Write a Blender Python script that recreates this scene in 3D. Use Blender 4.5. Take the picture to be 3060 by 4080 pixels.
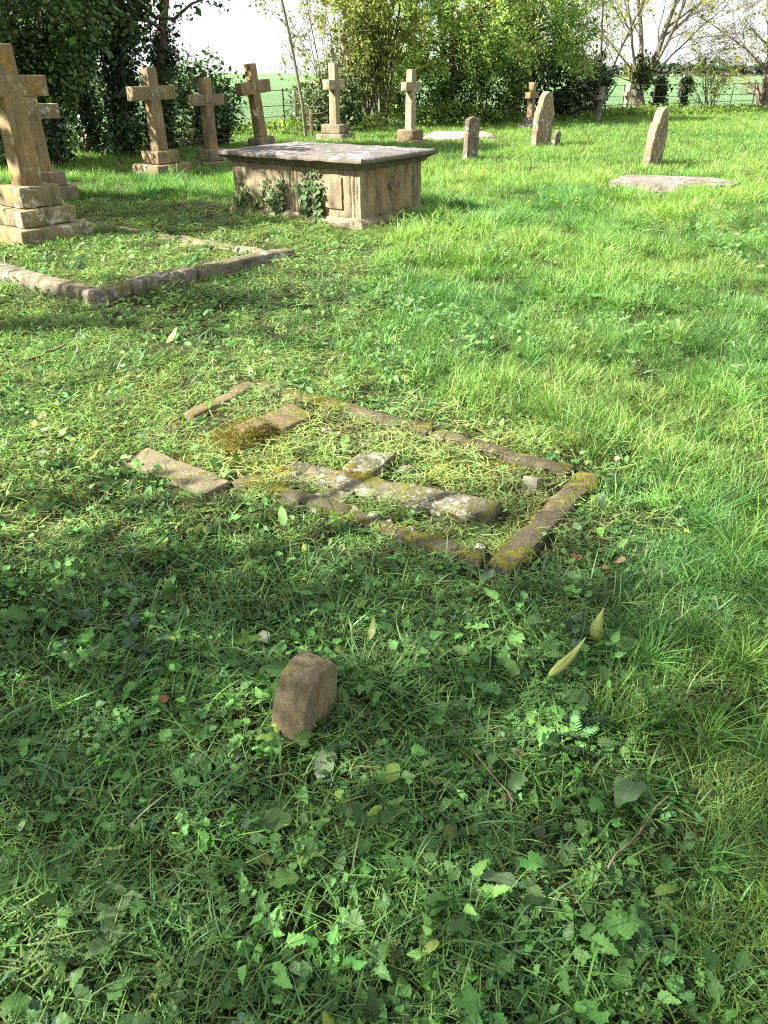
import bpy, bmesh, math, random
import numpy as np
from mathutils import Vector, Matrix, Euler

for o in list(bpy.data.objects):
    bpy.data.objects.remove(o)
SC = bpy.context.scene
COL = SC.collection
R = math.radians

# ------------------------------------------------------------------ camera
CAM_H = 1.65
cam_d = bpy.data.cameras.new('camera')
cam = bpy.data.objects.new('camera', cam_d)
COL.objects.link(cam)
cam.location = (0, 0, CAM_H)
cam.rotation_euler = (R(90 - 29.8), 0, 0)
cam_d.sensor_fit = 'HORIZONTAL'
cam_d.sensor_width = 36
cam_d.lens = 36
cam_d.clip_start = 0.05
cam_d.clip_end = 3000
SC.camera = cam

# ------------------------------------------------------------------ sun and sky
SUN_EL = R(38)
SUN_TO = Vector((-0.975, -0.22, 0)).normalized()          # horizontal direction towards the sun
sun_vec = Vector((SUN_TO.x * math.cos(SUN_EL), SUN_TO.y * math.cos(SUN_EL), math.sin(SUN_EL)))
sd = bpy.data.lights.new('sun', 'SUN')
sd.energy = 5.0
sd.angle = R(0.55)
sd.color = (1.0, 0.955, 0.87)
so = bpy.data.objects.new('sun', sd)
COL.objects.link(so)
so.location = (-30, -8, 30)
so.rotation_euler = sun_vec.to_track_quat('Z', 'Y').to_euler()

W = bpy.data.worlds.new('World')
SC.world = W
W.use_nodes = True
nt = W.node_tree
nt.nodes.clear()
_o = nt.nodes.new('ShaderNodeOutputWorld')
_b = nt.nodes.new('ShaderNodeBackground')
_s = nt.nodes.new('ShaderNodeTexSky')
_s.sky_type = 'NISHITA'
_s.sun_disc = False
_s.sun_elevation = SUN_EL
_s.sun_rotation = math.atan2(SUN_TO.x, SUN_TO.y)
_s.air_density = 1.0
_s.dust_density = 2.2
_s.ozone_density = 1.0
_tc = nt.nodes.new('ShaderNodeTexCoord')
_n = nt.nodes.new('ShaderNodeTexNoise')
_n.inputs['Scale'].default_value = 2.6
_n.inputs['Detail'].default_value = 6
_r = nt.nodes.new('ShaderNodeValToRGB')
_r.color_ramp.elements[0].position = 0.34
_r.color_ramp.elements[0].color = (0.62, 0.62, 0.62, 1)
_r.color_ramp.elements[1].position = 0.62
_r.color_ramp.elements[1].color = (0.95, 0.95, 0.95, 1)
_m = nt.nodes.new('ShaderNodeMix')
_m.data_type = 'RGBA'
_m.inputs[7].default_value = (5.6, 5.7, 5.9, 1)            # thin white cloud
nt.links.new(_tc.outputs['Generated'], _n.inputs['Vector'])
nt.links.new(_n.outputs['Fac'], _r.inputs['Fac'])
nt.links.new(_r.outputs['Color'], _m.inputs[0])
nt.links.new(_s.outputs['Color'], _m.inputs[6])
nt.links.new(_m.outputs[2], _b.inputs['Color'])
_b.inputs['Strength'].default_value = 0.052
nt.links.new(_b.outputs['Background'], _o.inputs['Surface'])

# ------------------------------------------------------------------ exposure
SC.view_settings.view_transform = 'Standard'
SC.view_settings.look = 'None'
SC.view_settings.gamma = 1
SC.view_settings.use_curve_mapping = False
SC.view_settings.exposure = 2.25
SC.cycles.max_bounces = 6
SC.cycles.diffuse_bounces = 3
SC.cycles.transmission_bounces = 4
SC.cycles.use_denoising = False
SC.cycles.filter_width = 1.15
SC.cycles.sample_clamp_indirect = 4.0

# ------------------------------------------------------------------ noise and mesh helpers
def _hash(ix, iy, iz, seed=0):
    h = (ix.astype(np.int64) * 374761393 + iy.astype(np.int64) * 668265263 + iz.astype(np.int64) * 2147483647 + seed * 974634777)
    h = (h ^ (h >> 13)) * 1274126177
    h = h ^ (h >> 16)
    return (h & 0xFFFFFF) / float(0xFFFFFF)

def vnoise(p, seed=0):
    """value noise, p (n,3) -> (n,) in -1..1"""
    p = np.asarray(p, float)
    i = np.floor(p).astype(np.int64)
    f = p - i
    f = f * f * (3 - 2 * f)
    out = 0
    for dx in (0, 1):
        for dy in (0, 1):
            for dz in (0, 1):
                w = (f[:, 0] if dx else 1 - f[:, 0]) * (f[:, 1] if dy else 1 - f[:, 1]) * (f[:, 2] if dz else 1 - f[:, 2])
                out = out + w * _hash(i[:, 0] + dx, i[:, 1] + dy, i[:, 2] + dz, seed)
    return out * 2 - 1

def n2(x, y, s, seed=0):
    x = np.atleast_1d(np.asarray(x, float)); y = np.atleast_1d(np.asarray(y, float))
    return vnoise(np.stack([x * s, y * s, np.full_like(x, 0.37)], 1), seed)

# ---- where things grow
BY = np.array([0.5, 1.15, 1.5, 1.95, 2.2, 2.7, 3.4, 3.9, 4.6, 6.4, 9.5, 10.6, 12.0, 14.0, 60])
BX = np.array([0.72, 0.75, 0.80, 0.62, 0.62, 0.98, 1.08, 0.55, 0.05, -0.15, 0.25, 0.1, -1.6, -12, -60])
def lush(x, y):
    xb = np.interp(y, BY, BX)
    e = (x - xb) + 0.22 * n2(x, y, 1.6, 21) + 0.15 * n2(x, y, 4.0, 22)
    return np.clip(e / 0.55 + 0.4, 0, 1)

def tussock(x, y):
    """0..1, humps of uncut grass"""
    a = 0.5 + 0.5 * n2(x, y, 1.9, 151); b_ = 0.5 + 0.5 * n2(x, y, 4.1, 152)
    return np.clip((0.62 * a + 0.38 * b_ - 0.28) / 0.42, 0, 1)

def gz(x, y):
    """height of the churchyard ground"""
    x = np.atleast_1d(np.asarray(x, float)); y = np.atleast_1d(np.asarray(y, float))
    far = np.clip((45 - np.hypot(x, y)) / 20, 0, 1)
    return (0.012 * n2(x, y, 0.9, 1) + 0.006 * n2(x, y, 2.3, 2) + 0.075 * lush(x, y) * (tussock(x, y) - 0.45) * np.clip((15 - y) / 4, 0.3, 1)
            + 0.022 * (1 - np.exp(-(((x + 0.15) / 1.0) ** 2 + ((y - 3.4) / 0.9) ** 2))) * (1 - lush(x, y)) * (n2(x, y, 4.5, 161) + 0.6 * n2(x, y, 9.0, 162)) * np.clip((12 - y) / 4, 0, 1)) * far

def g1(x, y):
    return float(gz(x, y)[0])

def np_mesh(name, V, F, smooth=False, attr=None, uv=None):
    """V (n,3), F (m,k) constant k, or a list of such arrays"""
    me = bpy.data.meshes.new(name)
    Fs = F if isinstance(F, list) else [F]
    Fs = [np.asarray(f, np.int64) for f in Fs if len(f)]
    V = np.asarray(V, np.float32)
    me.vertices.add(len(V))
    me.vertices.foreach_set('co', V.ravel())
    nl = sum(f.size for f in Fs)
    npoly = sum(len(f) for f in Fs)
    me.loops.add(nl)
    me.polygons.add(npoly)
    li = np.concatenate([f.ravel() for f in Fs])
    me.loops.foreach_set('vertex_index', li.astype(np.int32))
    tot = np.concatenate([np.full(len(f), f.shape[1]) for f in Fs])
    st = np.concatenate([[0], np.cumsum(tot)[:-1]])
    me.polygons.foreach_set('loop_start', st.astype(np.int32))
    me.polygons.foreach_set('loop_total', tot.astype(np.int32))
    if smooth:
        me.polygons.foreach_set('use_smooth', np.ones(npoly, bool))
    me.update(calc_edges=True)
    if attr:
        for k, a in attr.items():
            a = np.asarray(a, np.float32)
            if a.ndim == 1:
                at = me.attributes.new(k, 'FLOAT', 'POINT'); at.data.foreach_set('value', a)
            else:
                at = me.attributes.new(k, 'FLOAT_VECTOR', 'POINT'); at.data.foreach_set('vector', a.ravel())
    if uv is not None:
        l = me.uv_layers.new(name='UVMap')
        l.data.foreach_set('uv', np.asarray(uv, np.float32)[li].ravel())
    return me

def link(name, me, mat=None, parent=None):
    o = bpy.data.objects.new(name, me)
    COL.objects.link(o)
    if mat is not None:
        me.materials.clear(); me.materials.append(mat)
    if parent is not None:
        o.parent = parent
    return o

def tag(o, label=None, cat=None, group=None, kind=None):
    if label: o['label'] = label
    if cat: o['category'] = cat
    if group: o['group'] = group
    if kind: o['kind'] = kind
    return o

def empty(name, loc, rz=0, tx=0, ty=0):
    o = bpy.data.objects.new(name, None)
    COL.objects.link(o)
    o.location = loc
    o.rotation_euler = (tx, ty, rz)
    o.empty_display_size = 0.1
    return o

# ------------------------------------------------------------------ materials
class NB:
    """a small node builder"""
    def __init__(s, name):
        s.m = bpy.data.materials.new(name)
        s.m.use_nodes = True
        s.t = s.m.node_tree
        s.t.nodes.clear()
        s.out = s.t.nodes.new('ShaderNodeOutputMaterial')
    def node(s, typ, **kw):
        n = s.t.nodes.new(typ)
        for k, v in kw.items():
            setattr(n, k, v)
        return n
    def put(s, sock, v):
        if hasattr(v, 'is_linked') or isinstance(v, bpy.types.NodeSocket):
            s.t.links.new(v, sock)
        else:
            if sock.type == 'RGBA' and len(v) == 3:
                v = (*v, 1)
            sock.default_value = v
    def pos(s):
        return s.node('ShaderNodeNewGeometry').outputs['Position']
    def obj(s):
        return s.node('ShaderNodeTexCoord').outputs['Object']
    def noise(s, vec, scale, detail=4, rough=0.55, dist=0.0):
        n = s.node('ShaderNodeTexNoise')
        s.put(n.inputs['Vector'], vec)
        n.inputs['Scale'].default_value = scale
        n.inputs['Detail'].default_value = detail
        n.inputs['Roughness'].default_value = rough
        n.inputs['Distortion'].default_value = dist
        return n.outputs['Fac']
    def vor(s, vec, scale, feature='F1', rnd=1.0):
        n = s.node('ShaderNodeTexVoronoi', feature=feature)
        s.put(n.inputs['Vector'], vec)
        n.inputs['Scale'].default_value = scale
        n.inputs['Randomness'].default_value = rnd
        return n
    def math(s, op, a, b=0.0, c=None, clamp=False):
        n = s.node('ShaderNodeMath', operation=op, use_clamp=clamp)
        s.put(n.inputs[0], a); s.put(n.inputs[1], b)
        if c is not None: s.put(n.inputs[2], c)
        return n.outputs[0]
    def ramp(s, f, lo, hi, a=0.0, b=1.0):
        n = s.node('ShaderNodeMapRange', clamp=True, interpolation_type='SMOOTHSTEP')
        s.put(n.inputs[0], f)
        for i, v in enumerate((lo, hi, a, b)): s.put(n.inputs[i + 1], v)
        return n.outputs[0]
    def mix(s, f, a, b, blend='MIX'):
        n = s.node('ShaderNodeMix', data_type='RGBA', blend_type=blend)
        s.put(n.inputs[0], f); s.put(n.inputs[6], a); s.put(n.inputs[7], b)
        return n.outputs[2]
    def attr(s, name, typ='GEOMETRY'):
        n = s.node('ShaderNodeAttribute', attribute_type=typ, attribute_name=name)
        return n
    def bump(s, h, strength=0.5, dist=0.01):
        n = s.node('ShaderNodeBump')
        n.inputs['Strength'].default_value = strength
        n.inputs['Distance'].default_value = dist
        s.put(n.inputs['Height'], h)
        return n.outputs[0]
    def princ(s, color, rough=0.8, normal=None, spec=0.3):
        n = s.node('ShaderNodeBsdfPrincipled')
        s.put(n.inputs['Base Color'], color)
        s.put(n.inputs['Roughness'], rough)
        n.inputs['Specular IOR Level'].default_value = spec
        if normal is not None: s.put(n.inputs['Normal'], normal)
        return n.outputs[0]
    def done(s, sh):
        s.t.links.new(sh, s.out.inputs['Surface'])
        return s.m

def mat_stone(name, c1, c2, grime=(0.06, 0.05, 0.04), white=0.0, orange=0.0, moss=0.0, grime_amt=0.5, red=0.0, scale=1.0, wsize=14.0, streak=0.35):
    b = NB(name)
    P = b.pos()
    n1 = b.noise(P, 2.6 * scale, 5, 0.6)
    mps = b.node('ShaderNodeMapping'); b.put(mps.inputs[0], P); mps.inputs['Scale'].default_value = (1, 1, streak)
    n2_ = b.noise(mps.outputs[0], 9 * scale, 5, 0.65)
    n3 = b.noise(P, 70 * scale, 4, 0.7)
    c = b.mix(b.ramp(n1, 0.35, 0.65), c1, c2)
    if red:
        c = b.mix(b.math('MULTIPLY', b.ramp(b.noise(P, 3.7 * scale, 3), 0.5, 0.68), red), c, (0.30, 0.13, 0.06))
    g = b.math('MULTIPLY', b.ramp(n2_, 0.44, 0.68), grime_amt)
    c = b.mix(g, c, grime)
    sp = b.ramp(n3, 0.3, 0.75, 0.68, 1.2)
    c = b.mix(1.0, c, sp, 'MULTIPLY')
    c = b.mix(1.0, c, (0.88, 0.91, 0.83), 'MULTIPLY')
    nz = b.node('ShaderNodeSeparateXYZ')
    b.t.links.new(b.node('ShaderNodeNewGeometry').outputs['Normal'], nz.inputs[0])
    up = b.ramp(nz.outputs[2], -0.2, 0.9)
    if white:
        bl = b.ramp(b.noise(P, wsize * scale, 5, 0.62, 0.8), 0.53, 0.60)
        bl = b.math('MULTIPLY', bl, b.ramp(b.noise(P, 90 * scale, 3, 0.6), 0.34, 0.5, 0.35, 1.0))
        reg = b.ramp(b.noise(P, 2.3 * scale, 3), 0.66 - 0.22 * white, 0.80 - 0.22 * white)
        c = b.mix(b.math('MULTIPLY', b.math('MULTIPLY', bl, reg), 0.85), c, b.mix(b.noise(P, 25, 2), (0.42, 0.40, 0.34), (0.60, 0.59, 0.53)))
    if orange:
        m = b.ramp(b.noise(P, 3.1 * scale, 5, 0.7), 0.66 - 0.25 * orange, 0.78 - 0.25 * orange)
        f = b.ramp(b.noise(P, 38 * scale, 4, 0.7), 0.36, 0.6)
        c = b.mix(b.math('MULTIPLY', b.math('MULTIPLY', m, f), 0.85), c, (0.36, 0.20, 0.025))
    mossh = 0.0
    if moss:
        mn = b.math('ADD', b.math('MULTIPLY', b.noise(P, 5.0 * scale, 6, 0.75), 0.6), b.math('MULTIPLY', b.noise(P, 34 * scale, 5, 0.75), 0.4))
        m = b.ramp(b.math('ADD', mn, b.math('MULTIPLY', up, 0.10)), 0.68 - 0.22 * moss, 0.74 - 0.22 * moss)
        mc = b.mix(b.noise(P, 30, 3), (0.10, 0.10, 0.014), (0.17, 0.155, 0.025))
        c = b.mix(m, c, mc)
        mossh = b.math('MULTIPLY', m, b.noise(P, 160, 3))
    h = b.math('ADD', b.math('MULTIPLY', n3, 0.5), b.math('MULTIPLY', b.noise(P, 18 * scale, 6, 0.7), 1.0))
    if moss:
        h = b.math('ADD', h, b.math('MULTIPLY', mossh, 1.2))
    nrm = b.bump(h, 0.75, 0.012)
    return b.done(b.princ(c, 0.9, nrm, 0.2))

def mat_leafy(name, source='INSTANCER', trans=0.35, rough=0.45, veins=False, spec=0.35, vary=0.5):
    """leaf / blade: colour from the attribute 'tint' times the per-blade attribute 'bc'"""
    b = NB(name)
    t = b.attr('tint', source).outputs['Vector' if source == 'GEOMETRY' else 'Color']
    bc = b.attr('bc').outputs['Fac']
    k = b.math('ADD', b.math('MULTIPLY', bc, vary * 2), 1 - vary)
    c = b.mix(1.0, t, k, 'MULTIPLY')
    dry = b.ramp(b.attr('bc').outputs['Fac'], 0.86, 1.0)
    c = b.mix(b.math('MULTIPLY', dry, 0.3), c, (0.34, 0.30, 0.11))
    nrm = None
    if veins:
        uv = b.node('ShaderNodeTexCoord').outputs['UV']
        sp = b.node('ShaderNodeSeparateXYZ'); b.t.links.new(uv, sp.inputs[0])
        a = b.math('ABSOLUTE', b.math('SUBTRACT', sp.outputs[0], 0.5))
        mid = b.ramp(a, 0.012, 0.035, 1.0, 0.0)
        fr = b.math('FRACT', b.math('SUBTRACT', b.math('MULTIPLY', sp.outputs[1], 6.0), b.math('MULTIPLY', a, 5.0)))
        side = b.ramp(b.math('ABSOLUTE', b.math('SUBTRACT', fr, 0.5)), 0.05, 0.14, 0.55, 0.0)
        v = b.math('MAXIMUM', mid, side)
        c = b.mix(b.math('MULTIPLY', v, 0.42), c, b.mix(1.0, c, (2.4, 2.2, 2.2), 'MULTIPLY'))
        P = b.pos()
        c = b.mix(b.ramp(b.noise(P, 45, 3), 0.6, 0.75, 0, 0.35), c, b.mix(1.0, c, (1.5, 1.15, 0.7), 'MULTIPLY'))
        nrm = b.bump(b.math('ADD', b.math('MULTIPLY', v, -0.6), b.noise(P, 160, 2)), 0.5, 0.002)
    d = b.princ(c, rough, nrm, spec)
    tr = b.node('ShaderNodeBsdfTranslucent')
    b.put(tr.inputs['Color'], b.mix(1.0, c, (1.25, 1.4, 0.6), 'MULTIPLY'))
    mx = b.node('ShaderNodeMixShader')
    mx.inputs[0].default_value = trans
    b.t.links.new(d, mx.inputs[1]); b.t.links.new(tr.outputs[0], mx.inputs[2])
    return b.done(mx.outputs[0])

def mat_bark(name, c1, c2, moss=0.2):
    b = NB(name)
    P = b.pos()
    mp = b.node('ShaderNodeMapping'); b.put(mp.inputs[0], P); mp.inputs['Scale'].default_value = (1, 1, 0.25)
    n = b.noise(mp.outputs[0], 26, 5, 0.7)
    c = b.mix(b.ramp(n, 0.35, 0.65), c1, c2)
    c = b.mix(b.math('MULTIPLY', b.ramp(b.noise(P, 3, 4), 0.5, 0.7), moss), c, (0.13, 0.15, 0.03))
    return b.done(b.princ(c, 0.9, b.bump(n, 0.8, 0.02), 0.15))

def mat_plain(name, c, rough=0.8, var=0.25, scale=30, spec=0.3):
    b = NB(name)
    P = b.pos()
    n = b.noise(P, scale, 5, 0.65)
    cc = b.mix(1.0, c, b.ramp(n, 0.25, 0.75, 1 - var, 1 + var), 'MULTIPLY')
    return b.done(b.princ(cc, rough, b.bump(n, 0.4, 0.005), spec))

M = {}
M['sand'] = mat_stone('sandstone', (0.34, 0.25, 0.13), (0.24, 0.175, 0.10), (0.115, 0.088, 0.06), white=0.6, orange=0.58, grime_amt=0.65, red=0.08)
M['sand_pink'] = mat_stone('brown_sandstone', (0.30, 0.215, 0.135), (0.21, 0.152, 0.10), (0.105, 0.078, 0.058), white=0.5, orange=0.42, grime_amt=0.6, red=0.1)
M['sand_step'] = mat_stone('stepped_base_stone', (0.31, 0.255, 0.145), (0.22, 0.18, 0.11), (0.09, 0.075, 0.05), white=0.9, orange=0.4, moss=0.12, grime_amt=0.6)
M['sand_grey'] = mat_stone('greyed_sandstone', (0.27, 0.22, 0.155), (0.17, 0.14, 0.10), (0.08, 0.066, 0.05), white=0.6, orange=0.3, grime_amt=0.6)
M['sand_pale'] = mat_stone('pale_sandstone', (0.40, 0.325, 0.215), (0.30, 0.235, 0.15), (0.15, 0.115, 0.08), white=1.1, orange=0.35, grime_amt=0.5)
M['dark_head'] = mat_stone('dark_headstone', (0.21, 0.165, 0.125), (0.15, 0.118, 0.09), (0.08, 0.064, 0.052), white=1.0, orange=0.15, grime_amt=0.5)
M['lichen_head'] = mat_stone('lichened_headstone', (0.30, 0.23, 0.14), (0.22, 0.17, 0.105), (0.10, 0.08, 0.055), white=1.6, orange=0.4, grime_amt=0.45, wsize=11)
M['ledger'] = mat_stone('ledger_stone', (0.215, 0.17, 0.145), (0.165, 0.135, 0.115), (0.085, 0.07, 0.06), white=1.2, grime_amt=0.65, wsize=18)
M['ledger_pale'] = mat_stone('pale_ledger', (0.48, 0.41, 0.32), (0.40, 0.33, 0.26), (0.25, 0.19, 0.15), white=0.5, grime_amt=0.4)
M['tomb'] = mat_stone('tomb_sandstone', (0.33, 0.265, 0.175), (0.25, 0.195, 0.13), (0.13, 0.10, 0.075), white=0.35, orange=0.2, grime_amt=0.75)
M['tomb_end'] = mat_stone('tomb_end_sandstone', (0.35, 0.265, 0.155), (0.27, 0.195, 0.12), (0.11, 0.08, 0.06), white=0.1, orange=0.3, grime_amt=0.85, red=0.4)
M['kerb_old'] = mat_stone('mossy_kerb_stone', (0.25, 0.215, 0.165), (0.18, 0.15, 0.115), (0.065, 0.054, 0.04), white=0.9, moss=0.38, grime_amt=0.75, streak=1.0)
M['kerb_brown'] = mat_stone('brown_kerb_stone', (0.118, 0.096, 0.064), (0.08, 0.066, 0.045), (0.036, 0.031, 0.024), streak=1.0, moss=0.43, orange=0.3, grime_amt=0.55)
M['kerb_tan'] = mat_stone('tan_kerb_stone', (0.22, 0.172, 0.10), (0.16, 0.125, 0.074), (0.085, 0.066, 0.042), moss=0.38, grime_amt=0.45)
M['slab_tan'] = mat_stone('tan_slab', (0.21, 0.178, 0.115), (0.18, 0.15, 0.096), (0.11, 0.09, 0.06), moss=0.15, grime_amt=0.3, streak=1.0)
M['fallen'] = mat_stone('fallen_cross_stone', (0.19, 0.172, 0.115), (0.135, 0.12, 0.08), (0.07, 0.06, 0.04), white=1.0, moss=0.36, grime_amt=0.6, wsize=30)
M['foot'] = mat_stone('footstone_brown', (0.27, 0.212, 0.135), (0.20, 0.155, 0.098), (0.09, 0.074, 0.052), white=0.5, orange=0.1, moss=0.13, grime_amt=0.75)
M['bed_stone'] = mat_stone('mossy_bed_stone', (0.21, 0.158, 0.09), (0.14, 0.108, 0.066), (0.055, 0.045, 0.033), moss=0.46, grime_amt=0.4)
M['rubble'] = mat_stone('rubble_stone', (0.40, 0.37, 0.29), (0.25, 0.22, 0.165), (0.11, 0.09, 0.065), moss=0.25, grime_amt=0.5)
M['core'] = mat_plain('dark_core', (0.05, 0.04, 0.032))
M['emblem'] = mat_stone('weathered_carving', (0.42, 0.38, 0.34), (0.30, 0.26, 0.22), (0.13, 0.10, 0.08), white=0.5, grime_amt=0.5)
M['soil'] = None
M['bark'] = mat_bark('bark_brown', (0.06, 0.045, 0.032), (0.15, 0.11, 0.075), 0.35)
M['bark_pale'] = mat_bark('bark_pale', (0.10, 0.085, 0.065), (0.21, 0.18, 0.14), 0.3)
M['twig'] = mat_bark('twig_pale', (0.13, 0.105, 0.08), (0.26, 0.215, 0.165), 0.1)
M['iron'] = mat_plain('rusted_iron', (0.055, 0.045, 0.038), 0.6)
M['post'] = mat_bark('grey_post_wood', (0.12, 0.10, 0.06), (0.22, 0.19, 0.12), 0.1)
M['leaf_gn'] = mat_leafy('ground_leaf', 'INSTANCER', 0.24, 0.45, True, 0.3, 0.5)
M['grass_gn'] = mat_leafy('grass_blade', 'INSTANCER', 0.36, 0.42, False, 0.32, 0.55)
M['leaf_tree'] = mat_leafy('tree_leaf', 'GEOMETRY', 0.45, 0.45, False, 0.35, 0.45)
M['leaf_ivy'] = mat_leafy('ivy_leaf', 'GEOMETRY', 0.12, 0.38, False, 0.4, 0.45)
M['leaf_plant'] = mat_leafy('plant_leaf', 'GEOMETRY', 0.3, 0.5, True, 0.3, 0.25)

# tomb lid: dark stone with large white lichen rosettes
def mat_lid():
    b = NB('tomb_lid_stone')
    P = b.pos()
    n = b.noise(P, 3.2, 6, 0.65)
    c = b.mix(b.ramp(n, 0.35, 0.7), (0.14, 0.125, 0.113), (0.08, 0.07, 0.064))
    c = b.mix(b.ramp(b.noise(P, 60, 4, 0.7), 0.5, 0.75, 0, 0.6), c, (0.20, 0.165, 0.13))
    for sc, th, seed in ((6.5, 0.60, 0.0), (13.0, 0.55, 3.7)):
        mp = b.node('ShaderNodeMapping'); b.put(mp.inputs[0], P); mp.inputs['Location'].default_value = (seed, seed, 0)
        v = b.vor(mp.outputs[0], sc)
        s = b.node('ShaderNodeSeparateColor'); b.t.links.new(v.outputs['Color'], s.inputs[0])
        d = b.math('ADD', v.outputs['Distance'], b.math('MULTIPLY', b.math('SUBTRACT', b.noise(P, 24, 4, 0.65), 0.5), 0.75))
        spot = b.ramp(b.math('SUBTRACT', b.math('MULTIPLY', s.outputs[0], th), d), -0.06, 0.10)
        reg = b.ramp(b.noise(mp.outputs[0], 1.7, 2), 0.46, 0.56)
        c = b.mix(b.math('MULTIPLY', b.math('MULTIPLY', spot, reg), 0.6), c, (0.50, 0.50, 0.48))
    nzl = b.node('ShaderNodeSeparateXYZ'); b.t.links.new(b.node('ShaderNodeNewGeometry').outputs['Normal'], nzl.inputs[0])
    c = b.mix(b.ramp(nzl.outputs[2], 0.35, 0.85, 0.85, 0.0), c, b.mix(b.noise(P, 14, 4), (0.06, 0.05, 0.036), (0.15, 0.125, 0.085)))  # sides painted darker brown; the top's sky reflection sits in its paler grey
    h = b.math('ADD', b.noise(P, 22, 6, 0.7), b.math('MULTIPLY', b.noise(P, 90, 3), 0.4))
    return b.done(b.princ(c, 0.88, b.bump(h, 0.8, 0.012), 0.2))
M['lid'] = mat_lid()

def mat_ground():
    b = NB('soil_and_thatch')
    P = b.pos()
    n = b.noise(P, 3.0, 6, 0.65)
    c = b.mix(b.ramp(n, 0.35, 0.65), (0.026, 0.018, 0.011), (0.028, 0.032, 0.011))
    c = b.mix(b.ramp(b.noise(P, 45, 5, 0.75), 0.4, 0.7), c, (0.06, 0.05, 0.026))
    c = b.mix(b.ramp(b.noise(P, 0.8, 3), 0.45, 0.6, 0, 0.5), c, (0.05, 0.085, 0.02))
    return b.done(b.princ(c, 0.95, b.bump(b.noise(P, 60, 6, 0.75), 1.0, 0.02), 0.1))
M['soil'] = mat_ground()

def mat_field():
    b = NB('young_crop')
    P = b.pos()
    mp = b.node('ShaderNodeMapping'); b.put(mp.inputs[0], P)
    mp.inputs['Rotation'].default_value = (0, 0, R(36)); mp.inputs['Scale'].default_value = (0.15, 1, 1)
    n = b.noise(mp.outputs[0], 1.4, 6, 0.75)
    n2b = b.noise(P, 0.05, 3)
    n3 = b.noise(P, 7.0, 5, 0.8)
    c = b.mix(b.ramp(n, 0.4, 0.62), (0.14, 0.255, 0.10), (0.09, 0.18, 0.062))  # crop green kept pale, with the distance haze mixed into its colour
    c = b.mix(b.ramp(n2b, 0.4, 0.6, 0, 0.5), c, (0.17, 0.275, 0.13))
    c = b.mix(b.ramp(n3, 0.42, 0.62, 0, 0.7), c, (0.085, 0.155, 0.055))
    return b.done(b.princ(c, 0.8, b.bump(n3, 1.0, 0.25), 0.2))
M['field'] = mat_field()

# ------------------------------------------------------------------ ground, field
def spaced(lo, hi, fine_lo, fine_hi, step, ratio=1.25):
    a = list(np.arange(fine_lo, fine_hi + 1e-6, step))
    s = step
    while a[-1] < hi:
        s *= ratio; a.append(min(hi, a[-1] + s))
    s = step
    b = []
    v = fine_lo
    while v > lo:
        s *= ratio; v = max(lo, v - s); b.append(v)
    return np.array(b[::-1] + a)

xs = spaced(-900, 900, -6, 8, 0.07)
ys = spaced(-120, 1600, 0, 13, 0.07)
GX, GY = np.meshgrid(xs, ys)
gx, gy = GX.ravel(), GY.ravel()
gzv = gz(gx, gy)
FDIR = Vector((0.805, 0.593, 0)).normalized()               # along the fence
FN = Vector((-FDIR.y, FDIR.x, 0))                            # into the field
F0 = Vector((-4.7, 25.6, 0))
rr = (gx - F0.x) * FN.x + (gy - F0.y) * FN.y
gzv = gzv - 0.35 * np.clip((rr - 0.5) / 3.0, 0, 1)
nx, ny = len(xs), len(ys)
idx = np.arange(nx * ny).reshape(ny, nx)
F = np.stack([idx[:-1, :-1], idx[:-1, 1:], idx[1:, 1:], idx[1:, :-1]], -1).reshape(-1, 4)
ground = link('ground', np_mesh('ground', np.stack([gx, gy, gzv], 1), F, True), M['soil'])
tag(ground, 'dark soil and thatch of the churchyard ground under the grass', 'ground', kind='structure')

ss = spaced(-700, 900, -20, 40, 2.0, 1.3)
rs = np.concatenate([[0.6, 1.2, 2.0, 3.0], np.geomspace(4.5, 1100, 40)])
SS, RS = np.meshgrid(ss, rs)
sx, rx = SS.ravel(), RS.ravel()
def field_z(s, r):
    left = np.clip((18 - s + 0.35 * r) / 60, 0, 1)
    rise = 2.15 * np.clip((r - 12) / 130, 0, 1) ** 1.1 * np.clip((30 - (s - 0.75 * r * 0.0)) / 60 + 0.35, 0.12, 1)
    drop = -7.0 * np.clip((r - 150) / 260, 0, 1)
    return 0.02 + rise + drop * np.clip((40 - s) / 60, 0.0, 1)
fz = field_z(sx, rx) - 0.30 * (rx < 0.9)
FV = np.stack([F0.x + FDIR.x * sx + FN.x * rx, F0.y + FDIR.y * sx + FN.y * rx, fz], 1)
ni, nj = len(ss), len(rs)
idx = np.arange(ni * nj).reshape(nj, ni)
F = np.stack([idx[:-1, :-1], idx[:-1, 1:], idx[1:, 1:], idx[1:, :-1]], -1).reshape(-1, 4)
field = link('field', np_mesh('field', FV, F, True), M['field'])
tag(field, 'pale green crop field beyond the churchyard fence', 'field', kind='structure')
def fpt(s, r, z=0):
    return Vector((F0.x + FDIR.x * s + FN.x * r, F0.y + FDIR.y * s + FN.y * r, z))

# ------------------------------------------------------------------ stone builders
EDIR = (0.79, -0.61)      # graves face this way
UDIR = (0.61, 0.79)       # across the grave
GRZ = math.atan2(EDIR[1], EDIR[0])

def axis_pts(h, r, step):
    n = max(1, int(round((2 * h - 2 * r) / step)))
    inner = np.linspace(-h + r, h - r, n + 1)
    return np.concatenate([[-h, -h + r * 0.3], inner, [h - r * 0.3, h]])

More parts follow.
